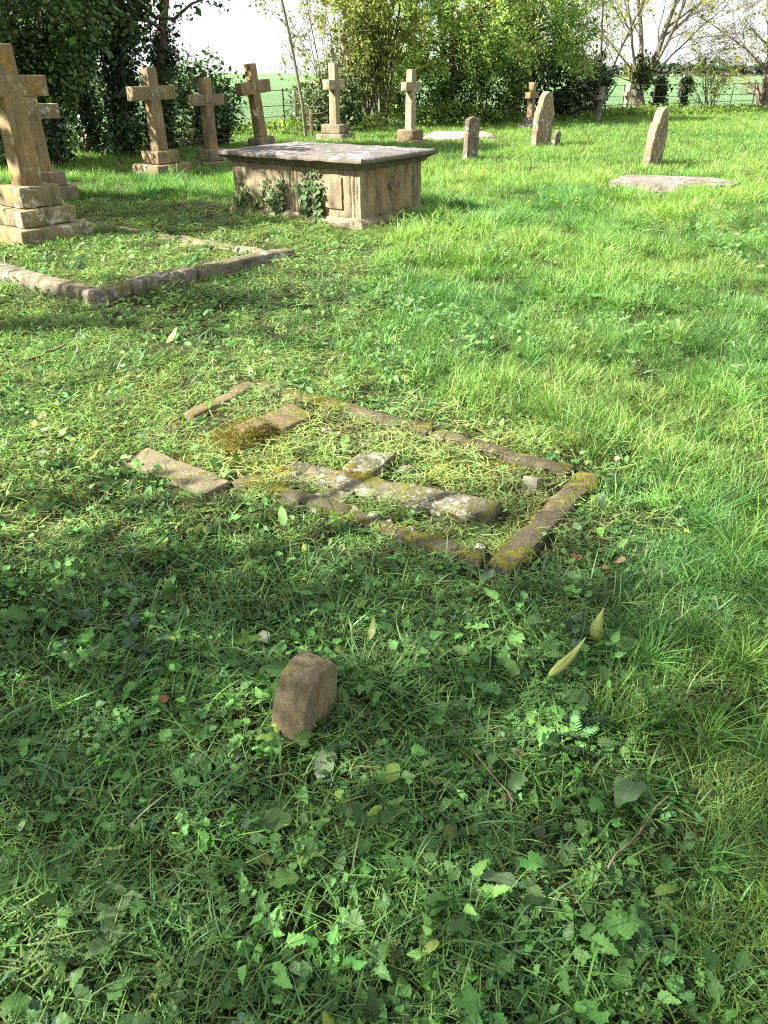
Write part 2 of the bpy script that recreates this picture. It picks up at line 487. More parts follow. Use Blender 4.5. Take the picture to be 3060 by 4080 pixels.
def rbox(hx, hy, z0, z1, r=0.012, step=0.06, amp=0.004, seed=0, freq=9.0, cx=0, cy=0, taper=0.0, big=0.0):
    """worn rounded block as (verts, quads)"""
    hz = (z1 - z0) / 2
    r = min(r, hx * 0.45, hy * 0.45, hz * 0.45)
    A = [axis_pts(h, r, step) for h in (hx, hy, hz)]
    V = []; Fc = []; off = 0
    for ax in range(3):
        a, b_ = [i for i in range(3) if i != ax]
        ga, gb = np.meshgrid(A[a], A[b_], indexing='ij')
        na, nb = ga.shape
        for sgn in (-1, 1):
            P = np.zeros((na * nb, 3))
            P[:, a] = ga.ravel(); P[:, b_] = gb.ravel(); P[:, ax] = sgn * (hx, hy, hz)[ax]
            V.append(P)
            i = np.arange(na * nb).reshape(na, nb) + off
            q = np.stack([i[:-1, :-1], i[1:, :-1], i[1:, 1:], i[:-1, 1:]], -1).reshape(-1, 4)
            flip = (sgn < 0) ^ (ax == 1)
            Fc.append(q[:, ::-1] if flip else q)
            off += na * nb
    V = np.concatenate(V); Fc = np.concatenate(Fc)
    # weld
    key = np.round(V * 1e5).astype(np.int64)
    _, first, inv = np.unique(key, axis=0, return_index=True, return_inverse=True)
    inv = inv.ravel()
    V = V[first]; Fc = inv[Fc]
    H = np.array([hx, hy, hz]) - r
    c = np.clip(V, -H, H)
    d = V - c
    L = np.linalg.norm(d, axis=1, keepdims=True); L[L == 0] = 1
    nrm = d / L
    V = c + nrm * r
    t = (V[:, 2] + hz) / (2 * hz)
    V[:, :2] *= (1 - taper * t)[:, None]
    s = 1 + 13.7 * seed
    disp = vnoise(V * freq + s, 3) * 0.6 + vnoise(V * freq * 2.7 + s, 4) * 0.4
    edge = (np.abs(V) > H[None, :] - 1e-4).sum(1) > 1
    V += nrm * (amp * disp)[:, None] - nrm * (np.where(edge, 1, 0) * amp * 1.5 * np.clip(vnoise(V * freq * 1.6 + s + 50, 5) - 0.1, 0, 1) * 3)[:, None]
    if big:
        V += np.stack([vnoise(V * 3 + s + 10 * k, 7) for k in range(3)], 1) * big
    V[:, 2] += (z0 + z1) / 2
    V[:, 0] += cx; V[:, 1] += cy
    return V, Fc

def slab_outline(pts, thick, bevel=0.012, amp=0.004, seed=0, maxedge=0.025):
    """board with outline pts (y,z) extruded along x, edges chamfered, worn"""
    P = []
    n = len(pts)
    for i in range(n):
        a = np.array(pts[i], float); b_ = np.array(pts[(i + 1) % n], float)
        k = max(1, int(np.linalg.norm(b_ - a) / maxedge))
        for j in range(k): P.append(a + (b_ - a) * j / k)
    P = np.array(P)
    n = len(P)
    area = 0.5 * np.sum(P[:, 0] * np.roll(P[:, 1], -1) - np.roll(P[:, 0], -1) * P[:, 1])
    if area < 0: P = P[::-1]
    e = np.roll(P, -1, 0) - np.roll(P, 1, 0)
    e /= np.linalg.norm(e, axis=1, keepdims=True) + 1e-9
    inw = np.stack([-e[:, 1], e[:, 0]], 1)
    rings = [(-thick / 2, bevel + 0.008), (-thick / 2, bevel), (-thick / 2 + bevel * 0.4, bevel * 0.3), (-thick / 2 + bevel, 0),
             (0, 0), (thick / 2 - bevel, 0), (thick / 2 - bevel * 0.4, bevel * 0.3), (thick / 2, bevel), (thick / 2, bevel + 0.008)]
    V = []
    for x, ins in rings:
        Q = P + inw * ins
        V.append(np.stack([np.full(n, x), Q[:, 0], Q[:, 1]], 1))
    V = np.concatenate(V)
    s = 2 + seed * 7.3
    dn = vnoise(V * 9 + s, 3) * amp + vnoise(V * 28 + s, 3) * amp * 0.5
    V = V + np.stack([np.sign(V[:, 0]) * dn * 0.5, dn, vnoise(V * 9 + s + 30, 3) * amp], 1)
    i = np.arange(n)
    Fq = []
    for k in range(len(rings) - 1):
        a = k * n + i; b_ = k * n + (i + 1) % n
        Fq.append(np.stack([a, b_, b_ + n, a + n], 1))
    Fq = np.concatenate(Fq)
    cap0 = np.arange(n)[::-1][None, :]
    cap1 = (np.arange(n) + (len(rings) - 1) * n)[None, :]
    return V, [Fq[:, ::-1], cap0[:, ::-1], cap1[:, ::-1]]

def part(name, VF, mat, parent, smooth=True):
    me = np_mesh(name, VF[0], VF[1], smooth)
    bm = bmesh.new(); bm.from_mesh(me)
    bmesh.ops.recalc_face_normals(bm, faces=bm.faces)
    bm.to_mesh(me); bm.free()
    if smooth:
        try: me.set_sharp_from_angle(angle=R(38))
        except Exception: pass
    return link(name, me, mat, parent)

def xf(VF, dx=0, dy=0, dz=0, rz=0, rx=0, ry=0):
    Mx = Matrix.Translation((dx, dy, dz)) @ Euler((rx, ry, rz)).to_matrix().to_4x4()
    A = np.array(Mx)
    V = VF[0] @ A[:3, :3].T + A[:3, 3]
    return V, VF[1]

def text_mesh(txt, size, depth):
    cu = bpy.data.curves.new('txt', 'FONT')
    cu.body = txt; cu.size = size; cu.extrude = depth; cu.align_x = 'CENTER'; cu.align_y = 'CENTER'
    cu.resolution_u = 2; cu.space_character = 0.72
    o = bpy.data.objects.new('txt', cu); COL.objects.link(o)
    dg = bpy.context.evaluated_depsgraph_get()
    me = bpy.data.meshes.new_from_object(o.evaluated_get(dg))
    bpy.data.objects.remove(o)
    return me

_seed = [0]
def sd_():
    _seed[0] += 1
    return _seed[0]

def cross(loc, rz, steps, z_top, bar_z, bar_half, w, d, label, mat, step_mat, tilt=(0, 0), emblem=None, taper=0.1, rough_base=False, name='stone_cross'):
    root = empty(name, (loc[0], loc[1], g1(*loc) - 0.02), rz, tilt[0], tilt[1])
    tag(root, label, 'grave cross', 'stone crosses in the churchyard')
    z = 0.0
    for k, (hx, hy, h) in enumerate(steps):
        VF = rbox(hx, hy, z - (0.06 if k == 0 else -0.002), z + h, 0.02, 0.07, 0.004 if not rough_base else 0.03, sd_(), 7 if not rough_base else 9, big=0.003)
        part('base_step', VF, step_mat, root)
        z += h
    VF = rbox(d / 2, w / 2, z - 0.02, z_top, 0.014, 0.08, 0.005, sd_(), 8, taper=taper)
    part('shaft', VF, mat, root)
    tt = (1 - taper * ((bar_z[0] + bar_z[1]) / 2 - z) / max(0.1, z_top - z))
    VF = rbox(d / 2 * tt + 0.003, bar_half, bar_z[0], bar_z[1], 0.014, 0.08, 0.005, sd_(), 8)
    cb = part('crossbar', VF, mat, root)
    if emblem:
        me = text_mesh('IHS', emblem, 0.006)
        e = link('carved_monogram', me, M['emblem'], cb)
        e.location = (d / 2 * tt + 0.009, 0, (bar_z[0] + bar_z[1]) / 2)
        e.rotation_euler = (R(90), 0, R(90))
    return root

E = EDIR; U = UDIR
# crosses, near to far
cross((-3.95, 9.19), GRZ, [(0.44, 0.44, 0.19), (0.335, 0.335, 0.18), (0.245, 0.245, 0.22)], 1.92, (1.44, 1.64), 0.41, 0.25, 0.24,
      'tall orange-lichened cross on three steps at the left edge', M['sand'], M['sand_step'], taper=0.18)
cross((-5.08, 12.4), GRZ, [(0.34, 0.34, 0.20), (0.24, 0.24, 0.20)], 1.60, (1.08, 1.28), 0.42, 0.23, 0.22,
      'cross on two steps just behind the tall three-step cross', M['sand'], M['sand_grey'], taper=0.1)
cross((-4.02, 15.2), GRZ, [(0.38, 0.38, 0.24), (0.24, 0.24, 0.21)], 1.74, (1.24, 1.46), 0.45, 0.225, 0.21,
      'brown cross with a round carving before the ivy tree', M['sand_pink'], M['sand_pink'], tilt=(R(1.0), 0), emblem=0.17)
cross((-3.55, 17.4), GRZ, [(0.34, 0.34, 0.10), (0.22, 0.22, 0.22)], 1.58, (1.10, 1.30), 0.40, 0.21, 0.20,
      'small cross with yellow-lichened arms behind the left end of the chest tomb', M['sand_pink'], M['sand_grey'], emblem=0.16, taper=0.06)
cross((-2.86, 20.0), GRZ, [(0.36, 0.36, 0.15), (0.23, 0.23, 0.2)], 1.84, (1.24, 1.50), 0.46, 0.235, 0.22,
      'leaning golden cross rising behind the chest tomb lid', M['sand'], M['sand_grey'], tilt=(R(5.5), R(-1.5)), emblem=0.18, taper=0.12)
cross((-1.38, 24.2), GRZ + R(14), [(0.42, 0.42, 0.16), (0.30, 0.30, 0.24)], 1.88, (1.25, 1.49), 0.47, 0.25, 0.22,
      'pale patched cross on a moulded base beside the bare sapling', M['sand_pale'], M['sand_grey'], emblem=0.2, taper=0.08)
cross((0.70, 22.8), GRZ, [(0.36, 0.36, 0.09), (0.255, 0.255, 0.24)], 1.72, (1.23, 1.44), 0.33, 0.205, 0.22,
      'upright pale cross in front of the big evergreen', M['sand_pale'], M['sand_pink'], taper=0.2)
cross((4.86, 28.7), GRZ + R(6), [(0.36, 0.33, 0.16), (0.22, 0.22, 0.2)], 1.38, (0.92, 1.11), 0.36, 0.2, 0.2,
      'small cross on a rough base behind the round-topped headstone', M['sand_pink'], M['ledger'], taper=0.05, rough_base=True)
cross((8.0, 32.3), GRZ - R(3), [(0.16, 0.16, 0.03)], 1.22, (0.76, 0.92), 0.30, 0.17, 0.17,
      'dull purple-brown cross standing alone before the dark ivy bushes', M['ledger'], M['ledger'], tilt=(R(-2), R(2)), taper=0.03)
cross((10.4, 37.6), GRZ - R(4), [(0.16, 0.16, 0.03)], 1.26, (0.76, 0.95), 0.30, 0.2, 0.19,
      'pale leaning cross against the multi-stemmed tree', M['ledger_pale'], M['ledger_pale'], tilt=(R(-6), R(3)), taper=0.03)

def arc(cy, cz, r, a0, a1, n):
    return [(cy + r * math.cos(R(a0 + (a1 - a0) * i / n)), cz + r * math.sin(R(a0 + (a1 - a0) * i / n))) for i in range(n + 1)]

def headstone(loc, rz, outline, thick, label, mat, tilt=(0, 0), name='headstone'):
    root = empty(name, (loc[0], loc[1], g1(*loc)), rz, tilt[0], tilt[1])
    tag(root, label, 'headstone')
    part('slab', slab_outline(outline, thick, 0.012, 0.006, sd_()), mat, root)
    return root
headstone((1.86, 18.2), GRZ + R(4), [(-0.25, -0.15), (0.25, -0.15), (0.25, 0.77)] + [(0.25 - 0.5 * i / 8, 0.77 + 0.055 * math.sin(math.pi * i / 8)) for i in range(1, 8)] + [(-0.25, 0.77)], 0.11,
          'dark slab headstone with a nearly flat top right of the chest tomb', M['dark_head'], (R(-1), R(1)))
lw = 0.36
shoulder = lambda w, zs, r, top: [(-w, -0.2), (w, -0.2), (w, zs - 0.15), (w - 0.025, zs - 0.14), (w - 0.06, zs - 0.085), (w - 0.065, zs - 0.02), (r + 0.003, zs - 0.015)] + arc(0, zs + 0.0, r, 4, 176, 14) + [(-r - 0.003, zs - 0.015), (-w + 0.065, zs - 0.02), (-w + 0.06, zs - 0.085), (-w + 0.025, zs - 0.14), (-w, zs - 0.15)]
headstone((4.02, 21.8), GRZ + R(2), [(y, z * 1.0) for y, z in shoulder(0.44, 0.92, 0.31, 1.2)], 0.15,
          'round-topped shouldered headstone blotched with white lichen', M['lichen_head'], (R(-1.0), R(2)))
headstone((4.33, 21.42), GRZ + R(2), [(-0.16, -0.1), (0.16, -0.1), (0.16, 0.22)] + arc(0, 0.22, 0.16, 8, 172, 8) + [(-0.16, 0.22)], 0.08,
          'little round-topped footstone at the foot of the lichened headstone', M['dark_head'], (0, R(4)), 'footstone')
headstone((5.40, 16.95), GRZ + R(3), [(y, z) for y, z in shoulder(0.40, 0.78, 0.26, 1.0)], 0.15,
          'leaning shouldered headstone above the flat coffin-shaped slab', M['lichen_head'], (R(-3), R(2.5)))

# flat ledgers
def ledger(pts, z0, z1, cham, label, mat, name='ledger_stone', ridge=None):
    """pts world outline; bevelled flat slab (or hipped with a ridge)"""
    c = np.mean(np.array(pts), 0)
    root = empty(name, (c[0], c[1], 0))
    tag(root, label, 'grave slab')
    P = np.array(pts, float) - c
    Q = []
    for i in range(len(P)):
        a, b_ = P[i], P[(i + 1) % len(P)]
        k = max(1, int(np.linalg.norm(b_ - a) / 0.1))
        for j in range(k): Q.append(a + (b_ - a) * j / k)
    Q = np.array(Q); n = len(Q)
    L = np.linalg.norm(Q, axis=1, keepdims=True)
    rings = [(0, z0), (0, z1 - cham), (cham * 0.4, z1 - cham * 0.25), (cham * 1.2, z1), (0.12, z1 + 0.004)]
    V = np.concatenate([np.concatenate([Q * (1 - ins / np.maximum(L, 0.2)), np.full((n, 1), z)], 1) for ins, z in rings])
    V = V + 0.006 * np.stack([vnoise(V * 8 + k * 9, 5) for k in range(3)], 1)
    i = np.arange(n); Fq = []
    for k in range(len(rings) - 1):
        a = k * n + i; b_ = k * n + (i + 1) % n
        Fq.append(np.stack([a, b_, b_ + n, a + n], 1))
    part('slab', (V, [np.concatenate(Fq), (np.arange(n) + (len(rings) - 1) * n)[None, :], np.arange(n)[::-1][None, :]]), mat, root)
    return root
ledger([(3.62, 13.4), (4.18, 14.38), (5.49, 13.98), (5.70, 13.22), (5.42, 12.96), (4.84, 12.80)], -0.05, 0.125, 0.02,
       'flat coffin-shaped stone slab lying in the right-hand grass', M['ledger'])

def hip_ledger(loc, rz, hl, hw, h, label, mat):
    root = empty('coped_ledger', (loc[0], loc[1], 0), rz)
    tag(root, label, 'grave slab')
    VF = rbox(hl + 0.05, hw + 0.05, -0.05, 0.06, 0.015, 0.12, 0.006, sd_())
    part('base_slab', VF, mat, root)
    V = np.array([(-hl, -hw, 0.058), (hl, -hw, 0.058), (hl, hw, 0.058), (-hl, hw, 0.058), (-hl + 0.25, 0, h), (hl - 0.3, 0, h),
                  (-hl, -hw, 0.10), (hl, -hw, 0.10), (hl, hw, 0.10), (-hl, hw, 0.10)])
    Fq = np.array([(0, 1, 7, 6), (1, 2, 8, 7), (2, 3, 9, 8), (3, 0, 6, 9), (6, 7, 5, 4), (8, 9, 4, 5)])
    Ft = np.array([(7, 8, 5), (9, 6, 4)])
    part('coped_top', (V, [Fq, Ft]), mat, root, False)
hip_ledger((2.15, 23.9), GRZ + R(26), 0.98, 0.36, 0.22, 'pale coped slab with a sloping end behind the dark headstone', M['ledger_pale'])

# ------------------------------------------------------------------ chest tomb
def loop_sweep(hx, hy, prof, step=0.09, amp=0.004, seed=0):
    """rectangular rings (out, z)"""
    base = []
    for (x0, y0, x1, y1) in ((-1, -1, 1, -1), (1, -1, 1, 1), (1, 1, -1, 1), (-1, 1, -1, -1)):
        L = 2 * (hx if y0 == y1 else hy)
        k = int(L / step)
        for j in range(k): base.append((x0 + (x1 - x0) * j / k, y0 + (y1 - y0) * j / k))
    B = np.array(base); n = len(B)
    V = np.concatenate([np.stack([B[:, 0] * (hx + o), B[:, 1] * (hy + o), np.full(n, z)], 1) for o, z in prof])
    s = seed * 5.1
    V = V + np.stack([vnoise(V * 6 + s + 20 * k, 6) * amp + vnoise(V * 22 + s + 20 * k, 6) * amp * 0.6 for k in range(3)], 1)
    i = np.arange(n); Fq = []
    for k in range(len(prof) - 1):
        a = k * n + i; b_ = k * n + (i + 1) % n
        Fq.append(np.stack([a, b_, b_ + n, a + n], 1))
    return V, [np.concatenate(Fq), (np.arange(n) + (len(prof) - 1) * n)[None, :], np.arange(n)[::-1][None, :]]

TOMB = (-0.75, 10.97)
tomb = empty('chest_tomb', (TOMB[0], TOMB[1], -0.02), GRZ, R(0.6), R(-0.4))
tag(tomb, 'large moulded chest tomb with a dark lichen-spotted lid and ivy on its side', 'tomb')
HL, HW = 1.08, 0.63
part('core', rbox(HL - 0.05, HW - 0.05, 0.05, 0.7, 0.01, 0.3, 0.0, 1), M['core'], tomb)
part('plinth', loop_sweep(HL + 0.06, HW + 0.06, [(0.02, -0.1), (0.02, 0.07), (0.012, 0.085), (-0.03, 0.115), (-0.05, 0.125), (-0.1, 0.126)], 0.09, 0.006, 3), M['tomb'], tomb)
part('lid', loop_sweep(HL + 0.13, HW + 0.13, [(-0.13, 0.664), (-0.10, 0.668), (-0.085, 0.69), (-0.075, 0.71), (-0.035, 0.728), (-0.012, 0.734), (0.0, 0.742), (0.012, 0.755), (0.008, 0.78), (-0.008, 0.797), (-0.03, 0.803), (-0.2, 0.806), (-0.45, 0.808)], 0.07, 0.007, 5), M['lid'], tomb)

def pilaster(cx, cy, along, width, out, ribs, seed, mat):
    """vertical ribbed strip; along 'x' or 'y'; out is its outward sign"""
    prof = []
    n = ribs * 6 + 1
    for i in range(n):
        t = i / (n - 1)
        prof.append(((t - 0.5) * width, 0.030 + 0.016 * abs(math.cos(math.pi * t * ribs))))
    zs = np.linspace(0.124, 0.664, 9)
    V = []
    for z in zs:
        for a, dpt in prof:
            V.append((a, dpt, z))
    V = np.array(V)
    k = len(prof)
    # close the back
    back = np.array([(a, -0.02, z) for z in zs for a in ((-0.5) * width, 0.5 * width)])
    Fq = []
    for j in range(len(zs) - 1):
        for i in range(k - 1):
            Fq.append((j * k + i, j * k + i + 1, (j + 1) * k + i + 1, (j + 1) * k + i))
        o = len(V)
        Fq.append((o + 2 * j, j * k, (j + 1) * k, o + 2 * j + 2))
        Fq.append((j * k + k - 1, o + 2 * j + 1, o + 2 * j + 3, (j + 1) * k + k - 1))
    V = np.concatenate([V, back])
    V = V + 0.004 * np.stack([vnoise(V * 11 + seed + 9 * q, 2) for q in range(3)], 1)
    if along == 'x':
        W_ = np.stack([cx + V[:, 0], cy + out * V[:, 1], V[:, 2]], 1)
    else:
        W_ = np.stack([cx + out * V[:, 1], cy + V[:, 0], V[:, 2]], 1)
    return part('pilaster', (W_, np.array(Fq)), mat, tomb)
yS = -(HW - 0.05)
for cx in (-HL + 0.06, 0.0, HL - 0.09):
    pilaster(cx, yS, 'x', 0.17 if cx < 0.5 else 0.18, -1, 3, cx * 3 + 7, M['tomb'])
    pilaster(cx, -yS, 'x', 0.17, 1, 3, cx * 3 + 17, M['tomb'])
for sgn in (1, -1):
    for cy in (-HW + 0.09, HW - 0.08):
        pilaster(sgn * (HL - 0.05), cy, 'y', 0.16, sgn, 3, cy * 5 + sgn, M['tomb'])
def panel_box(x0, x1, y, out, seed, mat):
    VF = rbox((x1 - x0) / 2, 0.03, 0.124, 0.662, 0.006, 0.05, 0.006, seed, 6, cx=(x0 + x1) / 2, cy=y)
    p = part('panel', VF, mat, tomb)
    VF = rbox((x1 - x0) / 2 - 0.10, 0.008, 0.215, 0.575, 0.006, 0.05, 0.003, seed + 4, 9, cx=(x0 + x1) / 2, cy=y + out * 0.042)
    part('raised_field', VF, mat, p)
for x0, x1 in ((-HL + 0.145, -0.085), (0.085, HL - 0.18)):
    panel_box(x0, x1, yS - 0.01, -1, x0 * 7 + 3, M['tomb'])
    panel_box(x0, x1, -yS + 0.01, 1, x0 * 7 + 9, M['tomb'])
# the end panels: the near one is cracked in two
crack = [(0.02, 0.124), (0.03, 0.20), (0.015, 0.27), (-0.02, 0.32), (-0.005, 0.38), (-0.045, 0.44), (-0.02, 0.47), (-0.01, 0.52)]
y0_, y1_ = -HW + 0.17, HW - 0.16
gap = [0.004, 0.006, 0.010, 0.016, 0.022, 0.020, 0.012, 0.004]
left = [(y0_, 0.124)] + [(a - g, z) for (a, z), g in zip(crack, gap)] + [(0.0, 0.60), (-0.004, 0.662), (y0_, 0.662)]
right = [(y1_, 0.124), (y1_, 0.662), (0.002, 0.662), (0.006, 0.60)] + [(a + g, z) for (a, z), g in list(zip(crack, gap))[::-1]]
for outl in (left, right):
    V, Fc = slab_outline(outl, 0.06, 0.005, 0.004, sd_(), 0.04)
    V[:, 0] += HL - 0.045
    part('cracked_end_panel', (V, Fc), M['tomb_end'], tomb)
V, Fc = slab_outline([(y0_, 0.124), (y1_, 0.124), (y1_, 0.662), (y0_, 0.662)], 0.06, 0.006, 0.004, sd_(), 0.05)
V[:, 0] -= HL - 0.045
part('end_panel', (V, Fc), M['tomb_end'], tomb)
# spalled face: a proud flake on the cracked panel
V, Fc = slab_outline([(-0.06 + 0.11 * math.cos(a) * (1 + 0.25 * math.sin(3 * a)), 0.44 + 0.13 * math.sin(a) * (1 + 0.2 * math.cos(2 * a))) for a in np.linspace(0, 2 * math.pi, 15)[:-1]], 0.012, 0.004, 0.004, 77, 0.03)
V[:, 0] += HL - 0.012; V[:, 1] += 0.16
part('spalled_flake', (V, Fc), M['tomb_end'], tomb)

# ------------------------------------------------------------------ raised kerb round the plot of the tall cross
def oriented(p0, p1):
    d = np.array(p1) - np.array(p0)
    return (p0[0] + p1[0]) / 2, (p0[1] + p1[1]) / 2, np.linalg.norm(d) / 2, math.atan2(d[1], d[0])

def kerbstone(root, p0, p1, hw, z0, z1, r, mat, seed, amp=0.005, big=0.009, rx=0.0, ry=0.0, name='kerbstone', step=0.05):
    cx, cy, hl, rz = oriented(p0, p1)
    VF = rbox(hl, hw, z0, z1, r, step, amp, seed, 9, big=big)
    VF = xf(VF, cx - root.location.x, cy - root.location.y, 0, rz, rx, ry)
    return part(name, VF, mat, root)
P0 = np.array((-2.37, 6.33)); u_ = np.array((0.625, 0.78)); v_ = np.array((-0.78, 0.625))
kl = empty('raised_grave_kerb', (P0[0], P0[1], 0))
tag(kl, 'raised rounded stone kerb around the plot of the tall stepped cross', 'grave kerb')
P1 = P0 + u_ * 2.2; P3 = P0 + v_ * 3.4; P2 = P1 + v_ * 3.4
hw = 0.085
def seg(a, b_, cuts, hw, z0, z1, m, seed0, root, **kw):
    a = np.array(a, float); b_ = np.array(b_, float)
    t = [0] + list(cuts) + [1]
    L = np.linalg.norm(b_ - a)
    for k in range(len(t) - 1):
        g = 0.004 / L
        kerbstone(root, tuple(a + (b_ - a) * (t[k] + g)), tuple(a + (b_ - a) * (t[k + 1] - g)), hw, z0, z1 + 0.012 * math.sin(k * 2.3 + seed0), 0.06, m, seed0 + k, **kw)
seg(P0 - u_ * hw, P1 + u_ * hw, [0.17, 0.47], hw, -0.1, 0.125, M['kerb_old'], 31, kl)
seg(P0 + v_ * hw, P3, [0.34], hw, -0.1, 0.12, M['kerb_old'], 41, kl)
seg(P1 + v_ * hw, P2, [0.2, 0.5], hw, -0.1, 0.036, M['kerb_old'], 51, kl)

# ------------------------------------------------------------------ low kerb in the foreground, its fallen cross
kN = np.array((0.46, 2.44)); kR = np.array((0.95, 3.17)); kT = np.array((-0.78, 4.42)); kL_ = np.array((-1.27, 3.55))
kf = empty('sunken_grave_kerb', (-0.15, 3.4, 0))
tag(kf, 'low mossy brown grave kerb sunk in the mown ground, partly broken', 'grave kerb')
kw = dict(amp=0.007, big=0.012)
def kseg(a, b_, t0, t1, hw, z1, m, s, **k2):
    a = np.array(a, float); b_ = np.array(b_, float)
    kk = dict(kw); kk.update(k2)
    kerbstone(kf, tuple(a + (b_ - a) * t0), tuple(a + (b_ - a) * t1), hw, -0.1, z1, 0.02, m, s, step=0.035, **kk)
kseg(kN, kR, -0.06, 1.03, 0.058, 0.040, M['kerb_brown'], 61)
kseg(kR, kT, 0.04, 0.405, 0.048, 0.036, M['kerb_brown'], 62)
kseg(kR, kT, 0.410, 0.70, 0.048, 0.035, M['kerb_brown'], 63)
kseg(kR, kT, 0.705, 0.985, 0.048, 0.034, M['kerb_brown'], 64)
kseg(kT, kL_, 0.03, 0.60, 0.05, 0.034, M['kerb_tan'], 65)
kseg(kT, kL_, 0.62, 0.98, 0.055, 0.012, M['kerb_brown'], 66)
kseg(kN, kL_, 0.035, 0.35, 0.047, 0.034, M['kerb_brown'], 67)
kseg(kN, kL_, 0.356, 0.66, 0.047, 0.032, M['kerb_brown'], 68)
# the displaced end stone, lying flat
cx, cy, hl, rz = oriented((-1.20, 3.40), (-0.76, 3.05))
VF = xf(rbox(0.285, 0.082, -0.06, 0.0, 0.01, 0.04, 0.004, 69, 9, big=0.004), cx - kf.location.x, cy - kf.location.y, 0.034, rz + R(3), R(3), R(1))
o = part('displaced_kerbstone', VF, M['slab_tan'], kf)
o['label'] = 'clean tan kerbstone knocked out of line'

FC = Vector((-0.16, 3.13, 0))
frz = math.atan2(-0.44, 0.90)
fc = empty('fallen_cross', FC, frz, 0, R(-1.5))
tag(fc, 'fallen flat stone cross lying inside the low mossy kerb', 'grave cross')
def ext(y0, y1, x0, x1, z0, z1, s):
    return rbox((x1 - x0) / 2, (y1 - y0) / 2, z0, z1, 0.007, 0.035, 0.004, s, 11, cx=(x0 + x1) / 2, cy=(y0 + y1) / 2, big=0.006)
part('shaft', ext(-0.074, 0.074, 0.07, 0.70, -0.07, 0.030, 71), M['fallen'], fc)
part('head', ext(-0.085, 0.085, -0.36, 0.0695, -0.07, 0.0285, 72), M['fallen'], fc)
part('arm', ext(0.083, 0.31, -0.085, 0.085, -0.07, 0.036, 73), M['fallen'], fc)
part('arm', ext(-0.29, -0.095, -0.085, 0.08, -0.07, 0.024, 74), M['fallen'], fc)

bs = empty('broken_base_stone', (-0.70, 3.60, 0), GRZ)
tag(bs, 'humped mossy block of broken stone at the left end inside the low kerb', 'stone')
V, Fc = rbox(0.13, 0.17, -0.08, 0.10, 0.04, 0.03, 0.02, 81, 8, taper=0.55, big=0.03)
part('block', (V, Fc), M['bed_stone'], bs)
V, Fc = rbox(0.10, 0.13, -0.06, 0.06, 0.02, 0.03, 0.012, 82, 8, big=0.02, cx=0.02, cy=0.27)
part('block', (V, Fc), M['kerb_tan'], bs)

rg = np.random.default_rng(5)
for i, (x, y, s) in enumerate([(-0.30, 3.72, .03), (-0.22, 3.66, .022), (-0.42, 3.20, .03), (-0.37, 3.14, .026), (-0.30, 3.17, .02), (0.10, 3.26, .035), (0.16, 3.20, .022), (-0.13, 2.86, .026), (-0.05, 2.80, .03), (0.02, 2.77, .02), (0.38, 2.57, .02), (0.31, 2.55, .018), (0.66, 3.08, .05), (-0.10, 3.55, .022), (0.12, 2.72, .016), (-0.55, 3.10, .016)]):
    V, Fc = rbox(s, s * rg.uniform(.6, .9), -s * 0.6, s * rg.uniform(.5, .8), s * 0.3, s * 0.5, s * 0.2, 90 + i, 40, big=s * 0.25)
    V, Fc = xf((V, Fc), 0, 0, 0, rg.uniform(0, 6), rg.uniform(-.3, .3), rg.uniform(-.3, .3))
    o = part('stone_fragment', (V, Fc), M['rubble'], None)
    o.location = (x, y, 0.012)
    tag(o, 'small pale stone fragment among the clippings inside the low kerb', 'stone', 'stone fragments inside the low kerb')

# ------------------------------------------------------------------ footstone in the foreground
fs = empty('footstone', (-0.225, 1.645, -0.012), GRZ + R(10), R(0), R(2))
tag(fs, 'small brown footstone with a rounded shoulder standing in the foreground leaves', 'footstone')
fs.scale = (1.06, 1.06, 1.12)
ol = [(-0.10, -0.08), (0.078, -0.08), (0.082, 0.162), (0.058, 0.195), (0.0, 0.204), (-0.043, 0.192), (-0.083, 0.136), (-0.10, 0.06)]
part('slab', slab_outline(ol, 0.10, 0.004, 0.0028, 111, 0.012), M['foot'], fs)

